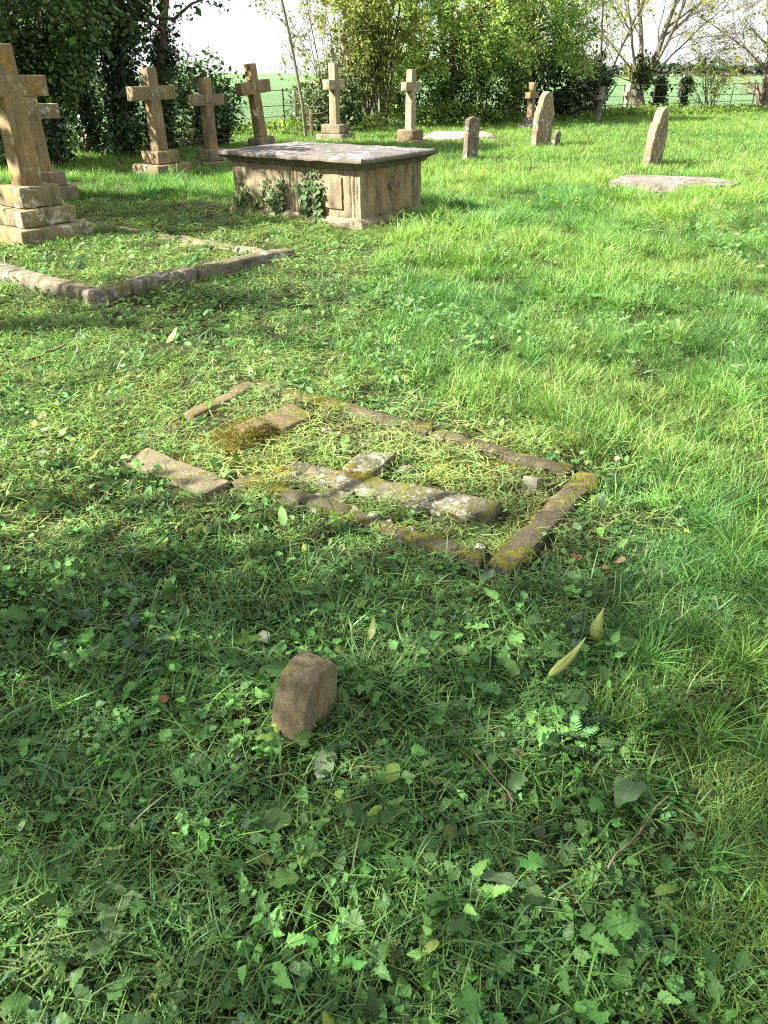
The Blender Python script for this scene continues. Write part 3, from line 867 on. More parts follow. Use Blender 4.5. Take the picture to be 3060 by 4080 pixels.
# ------------------------------------------------------------------ leaves, blades: prototypes for the ground cover
def blades(rng, n, radius, lmin, lmax, wid, lean=(0.1, 0.7), bend=0.6, seg=3, flat=False, drop=0.0):
    """n blades as (V, quads, tris, bc)"""
    a = rng.uniform(0, 2 * np.pi, n); r = radius * np.sqrt(rng.uniform(0, 1, n))
    bx, by = r * np.cos(a), r * np.sin(a)
    dirn = rng.uniform(0, 2 * np.pi, n)
    L = rng.uniform(lmin, lmax, n)
    w = wid * rng.uniform(0.6, 1.25, n)
    le = rng.uniform(lean[0], lean[1], n)                       # start angle from vertical
    be = rng.uniform(0.3, 1.0, n) * bend                        # extra angle over its length
    dx, dy = np.cos(dirn), np.sin(dirn)
    tw = rng.uniform(-0.6, 0.6, n)
    px, py = -np.sin(dirn + tw), np.cos(dirn + tw)
    pts = [np.stack([bx, by, np.full(n, -0.01) if not flat else rng.uniform(0.0, 0.035, n)], 1)]
    for k in range(seg):
        ang = le + be * (k + 0.5) / seg * 1.6
        st = L / seg
        pts.append(pts[-1] + np.stack([dx * np.sin(ang) * st, dy * np.sin(ang) * st, np.cos(ang) * st], 1))
    V = []; 
    for k in range(seg):
        ww = w * (1.0 if k == 0 else 1 - 0.75 * (k / seg) ** 1.6) * 0.5
        off = np.stack([px * ww, py * ww, np.zeros(n)], 1)
        V += [pts[k] - off, pts[k] + off]
    V.append(pts[seg])
    m = 2 * seg + 1
    A = np.stack(V, 1).reshape(-1, 3)                            # blade-major
    if flat:
        A[:, 2] = np.clip(A[:, 2], 0.002, None)
    b = np.arange(n) * m
    Q = np.concatenate([np.stack([b + 2 * k, b + 2 * k + 1, b + 2 * k + 3, b + 2 * k + 2], 1) for k in range(seg - 1)]) if seg > 1 else np.zeros((0, 4), int)
    T = np.stack([b + 2 * (seg - 1), b + 2 * (seg - 1) + 1, b + 2 * seg], 1)
    bc = np.repeat(rng.uniform(0, 1, n), m)
    return A, Q, T, bc

def join(parts):
    V, Q, T, B, UV = [], [], [], [], []
    o = 0
    for p in parts:
        A, q, t, b = p[:4]
        V.append(A); B.append(b)
        UV.append(p[4] if len(p) > 4 else np.full((len(A), 2), 0.3))
        if len(q): Q.append(np.asarray(q) + o)
        if len(t): T.append(np.asarray(t) + o)
        o += len(A)
    Fl = []
    if Q: Fl.append(np.concatenate(Q))
    if T: Fl.append(np.concatenate(T))
    return np.concatenate(V), Fl, np.concatenate(B), np.concatenate(UV)

def strip_leaf(L, Wd, kind='nettle', n=12, fold=0.35, curl=0.5, bc=0.5, rng=None):
    """leaf lying along +x from origin, up +z"""
    s = np.linspace(0, 1, n + 1)
    if kind == 'nettle':
        w = np.sin(np.pi * np.clip(s, 0, 1) ** 0.62) ** 0.85 * (1 - 0.25 * s)
        w = w * (1 + 0.20 * np.where(np.arange(n + 1) % 2 == 0, 1, -1))
    elif kind == 'dock':
        w = np.sin(np.pi * s ** 0.75) ** 0.7 * (1 + 0.06 * np.sin(s * 23))
    elif kind == 'arum':
        w = np.where(s < 0.22, 0.55 + 0.45 * s / 0.22, np.cos((s - 0.22) / 0.78 * np.pi / 2) ** 0.8)
    elif kind == 'oval':
        w = np.sin(np.pi * s ** 0.85) ** 0.6
    w = np.clip(w, 0, None) * Wd / 2
    w[-1] = 0.0005
    w[0] = max(w[0], 0.0015)
    c = curl * (s - 0.3)
    # curved midrib in xz
    ang = -curl * s
    x = np.concatenate([[0], np.cumsum(np.cos(ang[:-1]) * L / n)])
    z = np.concatenate([[0], np.cumsum(np.sin(ang[:-1]) * L / n)])
    wav = 0.06 * Wd * np.sin(s * 14 + (rng.uniform(0, 6) if rng is not None else 0))
    mid = np.stack([x, np.zeros(n + 1), z], 1)
    l = np.stack([x - 0.12 * w, w * math.cos(fold), z + w * math.sin(fold) + wav], 1)
    r = np.stack([x - 0.12 * w, -w * math.cos(fold), z + w * math.sin(fold) - wav], 1)
    V = np.stack([l, mid, r], 1).reshape(-1, 3)
    Q = []
    for k in range(n):
        a = 3 * k
        Q += [(a, a + 1, a + 4, a + 3), (a + 1, a + 2, a + 5, a + 4)]
    uv = np.stack([np.tile([0.0, 0.5, 1.0], n + 1), np.repeat(s, 3)], 1)
    return V, np.array(Q), np.zeros((0, 3), int), np.full(len(V), bc), uv

def polar_leaf(Rr, kind='ivy', bc=0.5, cup=0.25, rng=None):
    n = {'ivy': 20, 'round': 22, 'cut': 28, 'clover': 12}[kind]
    a = np.linspace(0, 2 * np.pi, n, endpoint=False)
    t = (a + np.pi) % (2 * np.pi) - np.pi                        # 0 = tip
    if kind == 'ivy':
        r = 0.80 + 0.20 * np.abs(np.cos(2.5 * t * 0.98)) ** 1.2
        r *= np.where(np.abs(t) < 0.2, 1.22, 1.0)
        r *= np.where(np.abs(t) > 2.85, 0.45, 1.0)
    elif kind == 'round':
        r = 0.92 + 0.10 * np.where(np.arange(n) % 2 == 0, 1, -1)
        r *= np.where(np.abs(t) > 2.8, 0.35, 1.0) * (1 - 0.08 * np.cos(t))
    elif kind == 'cut':
        r = 0.74 + 0.22 * np.abs(np.cos(3.5 * t)) + 0.07 * np.where(np.arange(n) % 2 == 0, 1, -1)
        r *= np.where(np.abs(t) > 2.8, 0.4, 1.0)
    else:
        r = np.ones(n)
    x = Rr * r * np.cos(a); y = Rr * r * np.sin(a)
    rho = np.hypot(x, y) / Rr
    ph = rng.uniform(0, 6) if rng is not None else 0
    z = Rr * (cup * rho ** 2 + 0.14 * np.sin(3 * a + ph) * rho - 0.10 * np.abs(np.sin(2.5 * t)) * rho)
    inner = np.stack([x * 0.5, y * 0.5, z * 0.3], 1)
    outer = np.stack([x, y, z], 1)
    V = np.concatenate([[[0, 0, 0]], inner, outer])
    i = np.arange(n); j = (i + 1) % n
    T = np.stack([np.zeros(n, int), 1 + i, 1 + j], 1)
    Q = np.stack([1 + i, 1 + n + i, 1 + n + j, 1 + j], 1)
    V[:, 0] += Rr * 0.45
    uv = np.stack([0.5 + V[:, 1] / Rr * 0.5, 0.2 + V[:, 0] / Rr * 0.35], 1)
    return V, Q, T, np.full(len(V), bc), uv

def place(lf, loc, rz, pitch=0.0, roll=0.0):
    A = np.array(Euler((roll, -pitch, rz), 'XYZ').to_matrix())
    return (lf[0] @ A.T + np.array(loc),) + tuple(lf[1:])

def stem(p0, p1, w, bc, sag=0.0):
    p0 = np.array(p0, float); p1 = np.array(p1, float)
    pts = [p0 + (p1 - p0) * t + np.array([0, 0, sag * 4 * t * (1 - t)]) for t in (0, 0.33, 0.67, 1.0)]
    d = p1 - p0; d = d / (np.linalg.norm(d) + 1e-9)
    s = np.cross(d, [0, 0, 1]); s = s / (np.linalg.norm(s) + 1e-6)
    t_ = np.cross(s, d)
    V = []
    for p in pts:
        for k in range(3):
            ang = 2 * math.pi * k / 3
            V.append(p + (s * math.cos(ang) + t_ * math.sin(ang)) * w / 2)
    Q = []
    for j in range(3):
        for k in range(3):
            a = 3 * j + k; b = 3 * j + (k + 1) % 3
            Q.append((a, b, b + 3, a + 3))
    return np.array(V), np.array(Q), np.zeros((0, 3), int), np.full(len(V), bc), np.full((len(V), 2), 0.3)

PROTO = {}
def proto_set(key, makers, mat):
    c = bpy.data.collections.new('proto_' + key)
    for i, mk in enumerate(makers):
        V, Fl, bc, uv = join(mk)
        me = np_mesh('%s_%02d' % (key, i), V, Fl, True, {'bc': bc}, uv)
        me.materials.append(mat)
        o = bpy.data.objects.new('%s_%02d' % (key, i), me)
        c.objects.link(o)
    PROTO[key] = (c, len(makers))

def scatter(name, key, pos, rot, scl, idx, tint, label, cat, parent=None):
    """one ground-cover object: a point cloud instancing the prototypes"""
    me = bpy.data.meshes.new(name)
    n = len(pos)
    me.vertices.add(n)
    me.vertices.foreach_set('co', np.asarray(pos, np.float32).ravel())
    for k, typ, fld, a in (('rot', 'FLOAT_VECTOR', 'vector', rot), ('scl', 'FLOAT_VECTOR', 'vector', scl), ('idx', 'INT', 'value', idx), ('tint', 'FLOAT_VECTOR', 'vector', tint)):
        at = me.attributes.new(k, typ, 'POINT')
        at.data.foreach_set(fld, np.asarray(a, np.int32 if typ == 'INT' else np.float32).ravel())
    o = bpy.data.objects.new(name, me)
    COL.objects.link(o)
    ng = bpy.data.node_groups.new('scatter_' + name, 'GeometryNodeTree')
    ng.interface.new_socket('Geometry', in_out='INPUT', socket_type='NodeSocketGeometry')
    ng.interface.new_socket('Geometry', in_out='OUTPUT', socket_type='NodeSocketGeometry')
    gi = ng.nodes.new('NodeGroupInput'); go = ng.nodes.new('NodeGroupOutput')
    ci = ng.nodes.new('GeometryNodeCollectionInfo')
    ci.inputs['Collection'].default_value = PROTO[key][0]
    ci.inputs['Separate Children'].default_value = True
    ci.inputs['Reset Children'].default_value = True
    ip = ng.nodes.new('GeometryNodeInstanceOnPoints')
    ip.inputs['Pick Instance'].default_value = True
    def na(nm, dt):
        a = ng.nodes.new('GeometryNodeInputNamedAttribute'); a.data_type = dt; a.inputs[0].default_value = nm
        return [s for s in a.outputs if s.enabled and s.name == 'Attribute'][0]
    er = ng.nodes.new('FunctionNodeEulerToRotation')
    L = ng.links.new
    L(gi.outputs[0], ip.inputs['Points'])
    L(ci.outputs[0], ip.inputs['Instance'])
    L(na('idx', 'INT'), ip.inputs['Instance Index'])
    L(na('rot', 'FLOAT_VECTOR'), er.inputs[0])
    L(er.outputs[0], ip.inputs['Rotation'])
    L(na('scl', 'FLOAT_VECTOR'), ip.inputs['Scale'])
    L(ip.outputs[0], go.inputs[0])
    md = o.modifiers.new('scatter', 'NODES'); md.node_group = ng
    tag(o, label, cat, kind='stuff')
    if parent: o.parent = parent
    return o

rng = np.random.default_rng(11)
proto_set('lawn', [[blades(rng, 30, 0.07, 0.02, 0.065, 0.0042, (0.1, 1.2), 0.9)] for _ in range(4)], M['grass_gn'])
proto_set('long', [[blades(rng, 44, 0.075, 0.06, 0.17, 0.0042, (0.0, 0.75), 0.9, 4)] for _ in range(5)], M['grass_gn'])
proto_set('fargrass', [[blades(rng, 60, 0.20, 0.05, 0.17, 0.008, (0.0, 0.7), 0.9, 3)] for _ in range(4)], M['grass_gn'])
proto_set('tuft', [[blades(rng, 70, 0.05, 0.14, 0.34, 0.0042, (0.05, 0.75), 1.0, 5)] for _ in range(3)], M['grass_gn'])
proto_set('thatch', [[blades(rng, 20, 0.07, 0.02, 0.09, 0.0040, (1.2, 1.6), 0.15, 3, True)] for _ in range(4)], M['grass_gn'])
proto_set('blade', [[blades(rng, 9, 0.09, 0.08, 0.24, 0.0066, (0.4, 1.4), 0.9, 6)] for _ in range(5)], M['grass_gn'])
proto_set('moss', [[blades(rng, 60, 0.028, 0.003, 0.010, 0.0022, (0.0, 0.9), 0.5, 2)] for _ in range(3)], M['grass_gn'])

def leaf_clump(kind, n, size, rad, h):
    ps = []
    for i in range(n):
        a = rng.uniform(0, 6.28); rr_ = rad * math.sqrt(rng.uniform(0, 1)); hh = h * rng.uniform(0.35, 1)
        p = (rr_ * math.cos(a), rr_ * math.sin(a), hh)
        s = size * rng.uniform(0.55, 1.15); bc = rng.uniform(0, 0.85)
        if kind in ('ivy', 'round', 'cut'):
            lf = polar_leaf(s, kind, bc, rng.uniform(-0.1, 0.35), rng)
        else:
            lf = strip_leaf(s * 2.2, s * 1.35 if kind != 'dock' else s * 0.9, kind, 12, rng.uniform(0.1, 0.5), rng.uniform(-0.2, 0.9), bc, rng)
        ps.append(place(lf, p, a + rng.uniform(-1, 1), rng.uniform(-0.5, 0.6), rng.uniform(-0.6, 0.6)))
        ps.append(stem((p[0] * 0.25, p[1] * 0.25, 0), p, 0.0016, 0.8, 0.006))
    return ps
def feather_clump(n, L):
    ps = []
    for i in range(n):
        a = rng.uniform(0, 6.28); el = rng.uniform(0.15, 0.8); ln = L * rng.uniform(0.6, 1.1)
        d = np.array((math.cos(a) * math.cos(el), math.sin(a) * math.cos(el), math.sin(el)))
        p0 = np.array((rng.normal(0, 0.02), rng.normal(0, 0.02), 0.0)); p1 = p0 + d * ln
        ps.append(stem(p0, p1, 0.0014, 0.7, 0.004))
        bc = rng.uniform(0, 0.85)
        for k in range(6):
            t = 0.35 + 0.65 * k / 5
            q = p0 + (p1 - p0) * t + np.array((0, 0, 0.016 * t * (1 - t)))
            for sg in (-1, 1):
                l_ = L * 0.42 * (1.15 - 0.75 * t) * rng.uniform(0.8, 1.2)
                ps.append(place(strip_leaf(l_, l_ * 0.5, 'nettle', 6, 0.2, 0.4, bc, rng), q, a + sg * 0.95, el * 0.4, rng.normal(0, 0.25)))
    return ps
proto_set('cover', [leaf_clump('round', 7, 0.014, 0.05, 0.04), leaf_clump('round', 5, 0.020, 0.06, 0.05), leaf_clump('ivy', 6, 0.019, 0.07, 0.03),
                    leaf_clump('nettle', 6, 0.018, 0.06, 0.06), feather_clump(6, 0.05), leaf_clump('nettle', 6, 0.022, 0.06, 0.055),
                    leaf_clump('round', 9, 0.009, 0.05, 0.03)], M['leaf_gn'])
def one(lf):
    return [lf]
proto_set('single', [one(strip_leaf(0.055, 0.034, 'nettle', 14, 0.3, 0.5, 0.4, rng)), one(strip_leaf(0.045, 0.026, 'nettle', 12, 0.15, -0.5, 0.6, rng)),
                     one(polar_leaf(0.021, 'ivy', 0.3, 0.1, rng)), one(polar_leaf(0.018, 'round', 0.5, 0.3, rng)), feather_clump(1, 0.045),
                     one(strip_leaf(0.085, 0.03, 'dock', 12, 0.25, 0.6, 0.4, rng)), one(polar_leaf(0.026, 'ivy', 0.2, -0.1, rng))], M['leaf_gn'])
proto_set('stalk', [[stem((-0.06, 0, 0.006), (0.06, 0.01, 0.012), 0.0028, 0.6, 0.012)], [stem((-0.035, 0, 0.004), (0.035, -0.01, 0.01), 0.002, 0.9, 0.004)],
                    [stem((-0.09, 0, 0.008), (0.05, 0.03, 0.004), 0.0022, 0.4, 0.02), stem((0.0, 0.005, 0.02), (0.05, -0.04, 0.012), 0.0016, 0.4, 0.005)]], M['grass_gn'])

def to_local(x, y, c, ang):
    dx, dy = x - c[0], y - c[1]
    ca, sa = math.cos(ang), math.sin(ang)
    return dx * ca + dy * sa, -dx * sa + dy * ca

def near_seg(x, y, a, b_, d):
    ax, ay = a; bx, by = b_
    L2 = (bx - ax) ** 2 + (by - ay) ** 2
    t = np.clip(((x - ax) * (bx - ax) + (y - ay) * (by - ay)) / L2, 0, 1)
    return np.hypot(x - ax - t * (bx - ax), y - ay - t * (by - ay)) < d

def in_rect(x, y, c, ang, hx, hy):
    lx, ly = to_local(x, y, c, ang)
    return (np.abs(lx) < hx) & (np.abs(ly) < hy)

def poly_in(x, y, pts):
    ins = np.zeros(len(x), bool)
    n = len(pts)
    for i in range(n):
        x0, y0 = pts[i]; x1, y1 = pts[(i + 1) % n]
        c = ((y0 > y) != (y1 > y)) & (x < (x1 - x0) * (y - y0) / (y1 - y0 + 1e-12) + x0)
        ins ^= c
    return ins
FORE = [tuple(kN), tuple(kR), tuple(kT), tuple(kL_)]
LEDG = [(3.62, 13.4), (4.18, 14.38), (5.49, 13.98), (5.70, 13.22), (5.42, 12.96), (4.84, 12.80)]
def blocked(x, y, m=0.0):
    """on a stone"""
    b = in_rect(x, y, TOMB, GRZ, HL + 0.08 - m, HW + 0.08 - m)
    b |= in_rect(x, y, (-3.95, 9.19), GRZ, 0.44 - m, 0.44 - m)
    for c, h in (((-5.08, 12.4), .34), ((-4.02, 15.2), .38), ((-3.55, 17.4), .34), ((-2.86, 20.0), .36), ((-1.38, 24.2), .42), ((0.70, 22.8), .36), ((4.86, 28.7), .35)):
        b |= in_rect(x, y, c, GRZ, h - m, h - m)
    b |= near_seg(x, y, P0, P1, hw - m) | near_seg(x, y, P0, P3, hw - m) | near_seg(x, y, P1, P2, hw - m)
    kk = 0.046 - m
    at = lambda a, b2, t: tuple(np.array(a) + (np.array(b2) - np.array(a)) * t)
    b |= near_seg(x, y, kN, kR, kk + 0.006) | near_seg(x, y, kR, kT, kk) | near_seg(x, y, kT, at(kT, kL_, 0.6), kk) | near_seg(x, y, kN, at(kN, kL_, 0.66), kk)
    b |= near_seg(x, y, (-1.18, 3.385), (-0.78, 3.065), 0.082 - m)
    b |= in_rect(x, y, (FC.x + 0.17 * 0.9, FC.y - 0.17 * 0.44), frz, 0.53 - m, 0.085 - m)
    lx, ly = to_local(x, y, (FC.x, FC.y), frz)
    b |= (np.abs(lx) < 0.085 - m) & (ly > -0.25) & (ly < 0.30 - m)
    b |= in_rect(x, y, (-0.70, 3.60), GRZ, 0.10 - m, 0.13 - m)
    b |= in_rect(x, y, (-0.225, 1.645), GRZ, 0.03, 0.09)
    b |= poly_in(x, y, [(4.78 + (px - 4.78) * 1.07, 13.4 + (py - 13.4) * 1.07 - 0.05) for px, py in LEDG])
    b |= in_rect(x, y, (2.15, 23.9), GRZ + R(26), 1.0, 0.4)
    return b

def inside_fore(x, y): return poly_in(x, y, FORE)
LP = [tuple(P0), tuple(P1), tuple(P2), tuple(P3)]
def inside_left(x, y): return poly_in(x, y, LP)

def pts_in(y0, y1, dens, half=0.60, pad=0.9, xmax=None):
    """uniform points on the ground between depths y0 and y1"""
    xm = half * y1 + pad
    n = int((y1 - y0) * 2 * xm * dens)
    x = rng.uniform(-xm, xm, n); y = rng.uniform(y0, y1, n)
    k = np.abs(x) < half * y + pad
    return x[k], y[k]

def tints(n, base, var=0.25, hue=0.12):
    base = np.asarray(base, float)
    if base.ndim == 1: base = np.tile(base, (n, 1))
    k = np.exp(rng.normal(0, var, (n, 1)))
    h = np.exp(rng.normal(0, hue, (n, 3)))
    return base * k * h

def lerp(a, b_, t):
    return np.asarray(a) * (1 - t[:, None]) + np.asarray(b_) * t[:, None]

def rots(n, tilt=0.2):
    return np.stack([rng.normal(0, tilt, n), rng.normal(0, tilt, n), rng.uniform(0, 6.28, n)], 1)

def uni(s): return np.repeat(s[:, None], 3, 1)

G_LUSH = (0.100, 0.222, 0.048)
G_BLUE = (0.066, 0.185, 0.062)
G_YEL = (0.205, 0.315, 0.07)
G_MOWN = (0.088, 0.205, 0.045)
STRAW = (0.30, 0.34, 0.12)

def build_cover():
    pool = {}
    def add(key, x, y, z, rot, scl, idx, tint):
        pool.setdefault(key, []).append((np.stack([x, y, z], 1), rot, scl, idx, tint))
    # short mown grass
    for y0, y1, dn, s in ((0.55, 3, 330, 1.0), (3, 6, 210, 1.15), (6, 9.5, 120, 1.4), (9.5, 14, 75, 1.7)):
        x, y = pts_in(y0, y1, dn)
        lu = lush(x, y); fi = inside_fore(x, y)
        k = (rng.uniform(0, 1, len(x)) > lu * 0.75) & ~blocked(x, y)
        dens = 0.5 + 0.6 * n2(x, y, 2.1, 31)
        dens = np.where((y < 2.3) & (x < 0.7), dens * 0.95, dens + 0.15)
        dens = np.where(fi, 0.55 + 0.6 * n2(x, y, 3.0, 33), dens)
        k &= rng.uniform(0, 1, len(x)) < dens
        x, y, lu, fi = x[k], y[k], lu[k], fi[k]; n = len(x)
        yel = np.clip(0.25 + 0.6 * n2(x, y, 0.9, 41), 0, 1)
        t = tints(n, lerp(lerp(G_MOWN, G_LUSH, lu), (0.25, 0.32, 0.085), yel * np.where(y > 2.6, 0.8, 0.2)))  # mown grass limier past the shaded foreground, sunlight put into the tint
        sc = s * rng.uniform(0.7, 1.3, n) * np.where(fi, 0.8, 1)
        add('lawn', x, y, gz(x, y), rots(n, 0.25), uni(sc), rng.integers(0, 4, n), t)
    # long lush grass
    for y0, y1, dn, s in ((0.55, 3, 420, 1.0), (3, 6, 280, 1.15), (6, 10, 170, 1.35), (10, 15, 105, 1.6)):
        x, y = pts_in(y0, y1, dn)
        lu = lush(x, y)
        k = (rng.uniform(0, 1, len(x)) < lu) & ~blocked(x, y) & ~inside_fore(x, y) & ~inside_left(x, y)
        x, y, lu = x[k], y[k], lu[k]; n = len(x)
        m = n2(x, y, 0.8, 51); m2 = n2(x, y, 2.2, 52); m3 = n2(x, y, 0.35, 53)
        t = tints(n, lerp(lerp(G_LUSH, G_BLUE, np.clip(0.2 + 0.6 * m2, 0, 0.8)), G_YEL, np.clip(0.22 + 0.9 * m + 0.35 * np.clip((y - 5) / 6, 0, 1), 0, 0.9)), 0.2, 0.08)
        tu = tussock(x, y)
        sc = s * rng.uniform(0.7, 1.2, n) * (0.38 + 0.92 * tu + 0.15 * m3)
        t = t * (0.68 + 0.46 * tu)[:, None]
        r = rots(n, 0.2)
        # combed lean
        r[:, 0] += 0.5 * n2(x, y, 2.6, 61); r[:, 1] += 0.5 * n2(x, y, 2.6, 62)
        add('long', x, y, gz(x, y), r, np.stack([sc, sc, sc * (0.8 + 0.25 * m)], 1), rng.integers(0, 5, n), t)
    # far grass
    for y0, y1, dn, s in ((15, 22, 26, 1.0), (22, 32, 15, 1.25), (32, 48, 8, 1.6)):
        x, y = pts_in(y0, y1, dn, 0.62, 1.5)
        rr_ = (x - F0.x) * FN.x + (y - F0.y) * FN.y
        k = (rr_ < 0.6) & ~blocked(x, y)
        x, y = x[k], y[k]; n = len(x)
        m = n2(x, y, 0.5, 71)
        t = tints(n, lerp(G_LUSH, G_YEL, np.clip(0.55 + 0.6 * m, 0, 1)), 0.18, 0.08)
        sc = s * rng.uniform(0.7, 1.2, n)
        add('fargrass', x, y, gz(x, y), rots(n, 0.15), np.stack([sc, sc, rng.uniform(.75, 1.25, n) * (1 + 0.25 * m)], 1), rng.integers(0, 4, n), t)
    # tall tufts dotted in the lush part and the undergrowth
    x, y = pts_in(0.9, 13, 13.0)
    lu = lush(x, y)
    k = (lu > 0.6) & ~blocked(x, y, -0.05) & (n2(x, y, 0.9, 81) > -0.1)
    x, y = x[k], y[k]; n = len(x)
    add('tuft', x, y, gz(x, y), rots(n, 0.25), uni(rng.uniform(0.4, 0.95, n)), rng.integers(0, 3, n), tints(n, lerp((0.058, 0.155, 0.036), (0.15, 0.28, 0.05), rng.uniform(0, 1, n) ** 2), 0.3, 0.08))
    # clippings
    for y0, y1, dn, s in ((0.55, 3, 400, 0.9), (3, 6, 300, 1.15), (6, 12, 130, 1.5)):
        x, y = pts_in(y0, y1, dn)
        lu = lush(x, y); fi = inside_fore(x, y)
        k = (rng.uniform(0, 1, len(x)) > lu * 0.92) & ~blocked(x, y, 0.006)
        k &= rng.uniform(0, 1, len(x)) < np.where(fi, 0.75 + 0.4 * n2(x, y, 4.0, 93), 0.5 + 0.5 * n2(x, y, 1.5, 91))
        x, y, fi = x[k], y[k], fi[k]; n = len(x)
        st = np.clip(np.where(y > 2.5, 0.16, -0.15) + 0.5 * n2(x, y, 1.1, 92) + np.where(fi, 0.12, 0), 0, 1)
        t = tints(n, lerp(lerp((0.085, 0.17, 0.042), (0.17, 0.26, 0.065), np.clip((y - 2.2) / 1.2, 0, 1)), STRAW, st), 0.22, 0.1)  # clippings darker near, brighter beyond: the foreground shade is in their colour
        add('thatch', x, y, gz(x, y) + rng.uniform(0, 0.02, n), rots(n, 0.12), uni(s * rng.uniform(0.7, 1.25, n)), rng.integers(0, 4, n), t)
        m = n // 7
        q = rng.choice(n, m, replace=False)
        add('stalk', x[q], y[q], gz(x[q], y[q]) + rng.uniform(0.01, 0.035, m), rots(m, 0.25), uni(s * rng.uniform(0.5, 1.1, m)), rng.integers(0, 3, m), tints(m, lerp(STRAW, (0.16, 0.12, 0.07), rng.uniform(0, 1, m)), 0.25, 0.1))
    # broad leaves
    for y0, y1, dn, s in ((0.55, 2.4, 480, 1.05), (2.4, 4.5, 230, 0.95), (4.5, 9.5, 85, 1.2)):
        x, y = pts_in(y0, y1, dn)
        lu = lush(x, y); fi = inside_fore(x, y)
        near = np.clip((2.9 - y) / 0.9, 0, 1)
        p = (0.20 + 0.30 * near + 0.55 * n2(x, y, 1.7, 101)) * (1 - 0.93 * lu) * np.where(fi, 0.12, 1)
        p = np.where((lu > 0.4) & (n2(x, y, 0.9, 103) > 0.15) & (y > 2.5), 0.22, p)
        k = (rng.uniform(0, 1, len(x)) < p) & ~blocked(x, y, -0.02)
        x, y = x[k], y[k]; n = len(x)
        kind = rng.choice(7, n, p=[.18, .13, .04, .20, .19, .10, .16])
        right = (x > 0.1) & (y < 1.5) & (n2(x, y, 2.2, 105) > -0.1)
        kind = np.where(right & (rng.uniform(0, 1, n) < 0.35), 2, kind)
        base = np.tile(np.array((0.062, 0.150, 0.034)), (n, 1))
        base[kind == 2] = (0.042, 0.080, 0.048)
        base[kind == 4] = (0.085, 0.18, 0.06)
        base[kind == 6] = (0.085, 0.185, 0.035)
        base = np.where((rng.uniform(0, 1, n) < 0.004)[:, None] & (kind != 4)[:, None], np.array((0.26, 0.27, 0.06)), base)
        add('cover', x, y, gz(x, y), rots(n, 0.25), uni(s * np.exp(rng.normal(-0.12, 0.28, n))), kind, tints(n, base, 0.38, 0.07))
    # taller nettles and weeds among the long grass
    for y0, y1, dn, s in ((2.5, 5, 60, 1.15), (5, 11, 38, 1.4)):
        x, y = pts_in(y0, y1, dn)
        lu = lush(x, y)
        k = (lu > 0.35) & (n2(x, y, 0.75, 155) + 0.4 * n2(x, y, 2.5, 156) > 0.18) & ~blocked(x, y, -0.05) & ~inside_fore(x, y) & ~inside_left(x, y)
        x, y = x[k], y[k]; n = len(x)
        add('cover', x, y, gz(x, y) + rng.uniform(0.01, 0.09, n), rots(n, 0.3), uni(s * rng.uniform(0.6, 1.15, n)), rng.choice([3, 4, 5, 1], n, p=[.4, .25, .25, .1]), tints(n, (0.085, 0.175, 0.05), 0.32, 0.08))
    # cut leaves lying about
    for y0, y1, dn, s in ((0.55, 2.4, 420, 0.85), (2.4, 4.5, 420, 0.85), (4.5, 9.5, 150, 1.1)):
        x, y = pts_in(y0, y1, dn)
        lu = lush(x, y); fi = inside_fore(x, y)
        k = (rng.uniform(0, 1, len(x)) < (0.75 + 0.4 * n2(x, y, 2.0, 111)) * (1 - 0.96 * lu) * np.where(fi, 0.35, 1)) & ~blocked(x, y, -0.004)
        x, y, fi = x[k], y[k], fi[k]; n = len(x)
        u = rng.uniform(0, 1, n)
        base = np.tile(np.array((0.068, 0.155, 0.040)), (n, 1)) * (1 + 0.45 * np.clip((y - 2.4) / 1.0, 0, 1))[:, None]  # leaves tinted brighter past the foreground, as the sun would make them
        base[u < 0.18] = (0.13, 0.20, 0.09)                     # pale undersides
        base[u < 0.13] = (0.16, 0.22, 0.045)
        base[u < 0.02] = (0.20, 0.14, 0.07)
        base[u < 0.004] = (0.17, 0.075, 0.035)
        r = np.stack([rng.normal(0, 0.45, n), rng.normal(0, 0.45, n), rng.uniform(0, 6.28, n)], 1)
        r[u < 0.12, 0] += math.pi
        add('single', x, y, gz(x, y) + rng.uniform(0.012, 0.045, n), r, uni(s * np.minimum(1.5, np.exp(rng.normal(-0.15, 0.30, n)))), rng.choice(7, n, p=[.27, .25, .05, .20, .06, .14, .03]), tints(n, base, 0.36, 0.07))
    # long loose blades sprawling through the weeds
    for y0, y1, dn, s in ((0.55, 2.6, 460, 0.72), (2.6, 5.5, 110, 0.9)):
        x, y = pts_in(y0, y1, dn)
        k = (rng.uniform(0, 1, len(x)) < 0.45 + 0.7 * n2(x, y, 1.4, 141)) & ~blocked(x, y, -0.03) & ~inside_fore(x, y)
        x, y = x[k], y[k]; n = len(x)
        add('blade', x, y, gz(x, y) + rng.uniform(0, 0.02, n), rots(n, 0.25), uni(s * rng.uniform(0.6, 1.2, n)), rng.integers(0, 5, n), tints(n, lerp((0.065, 0.155, 0.060), (0.12, 0.22, 0.05), rng.uniform(0, 1, n)), 0.2, 0.1))
    # moss on the low kerb, in the plot and on the fallen cross
    def moss_on(a, b_, hw_, zt, n, col=(0.15, 0.155, 0.022)):
        a = np.array(a); b_ = np.array(b_)
        d = (b_ - a) / np.linalg.norm(b_ - a); p = np.array((-d[1], d[0]))
        t = rng.uniform(0, 1, n); o_ = rng.uniform(-hw_, hw_, n)
        q = a + (b_ - a) * t[:, None] + p * o_[:, None]
        k = n2(q[:, 0], q[:, 1], 6, 121) > 0.12
        q = q[k]; m = len(q)
        add('moss', q[:, 0], q[:, 1], np.full(m, zt), rots(m, 0.15), uni(rng.uniform(0.6, 1.2, m)), rng.integers(0, 3, m), tints(m, col, 0.25, 0.12))
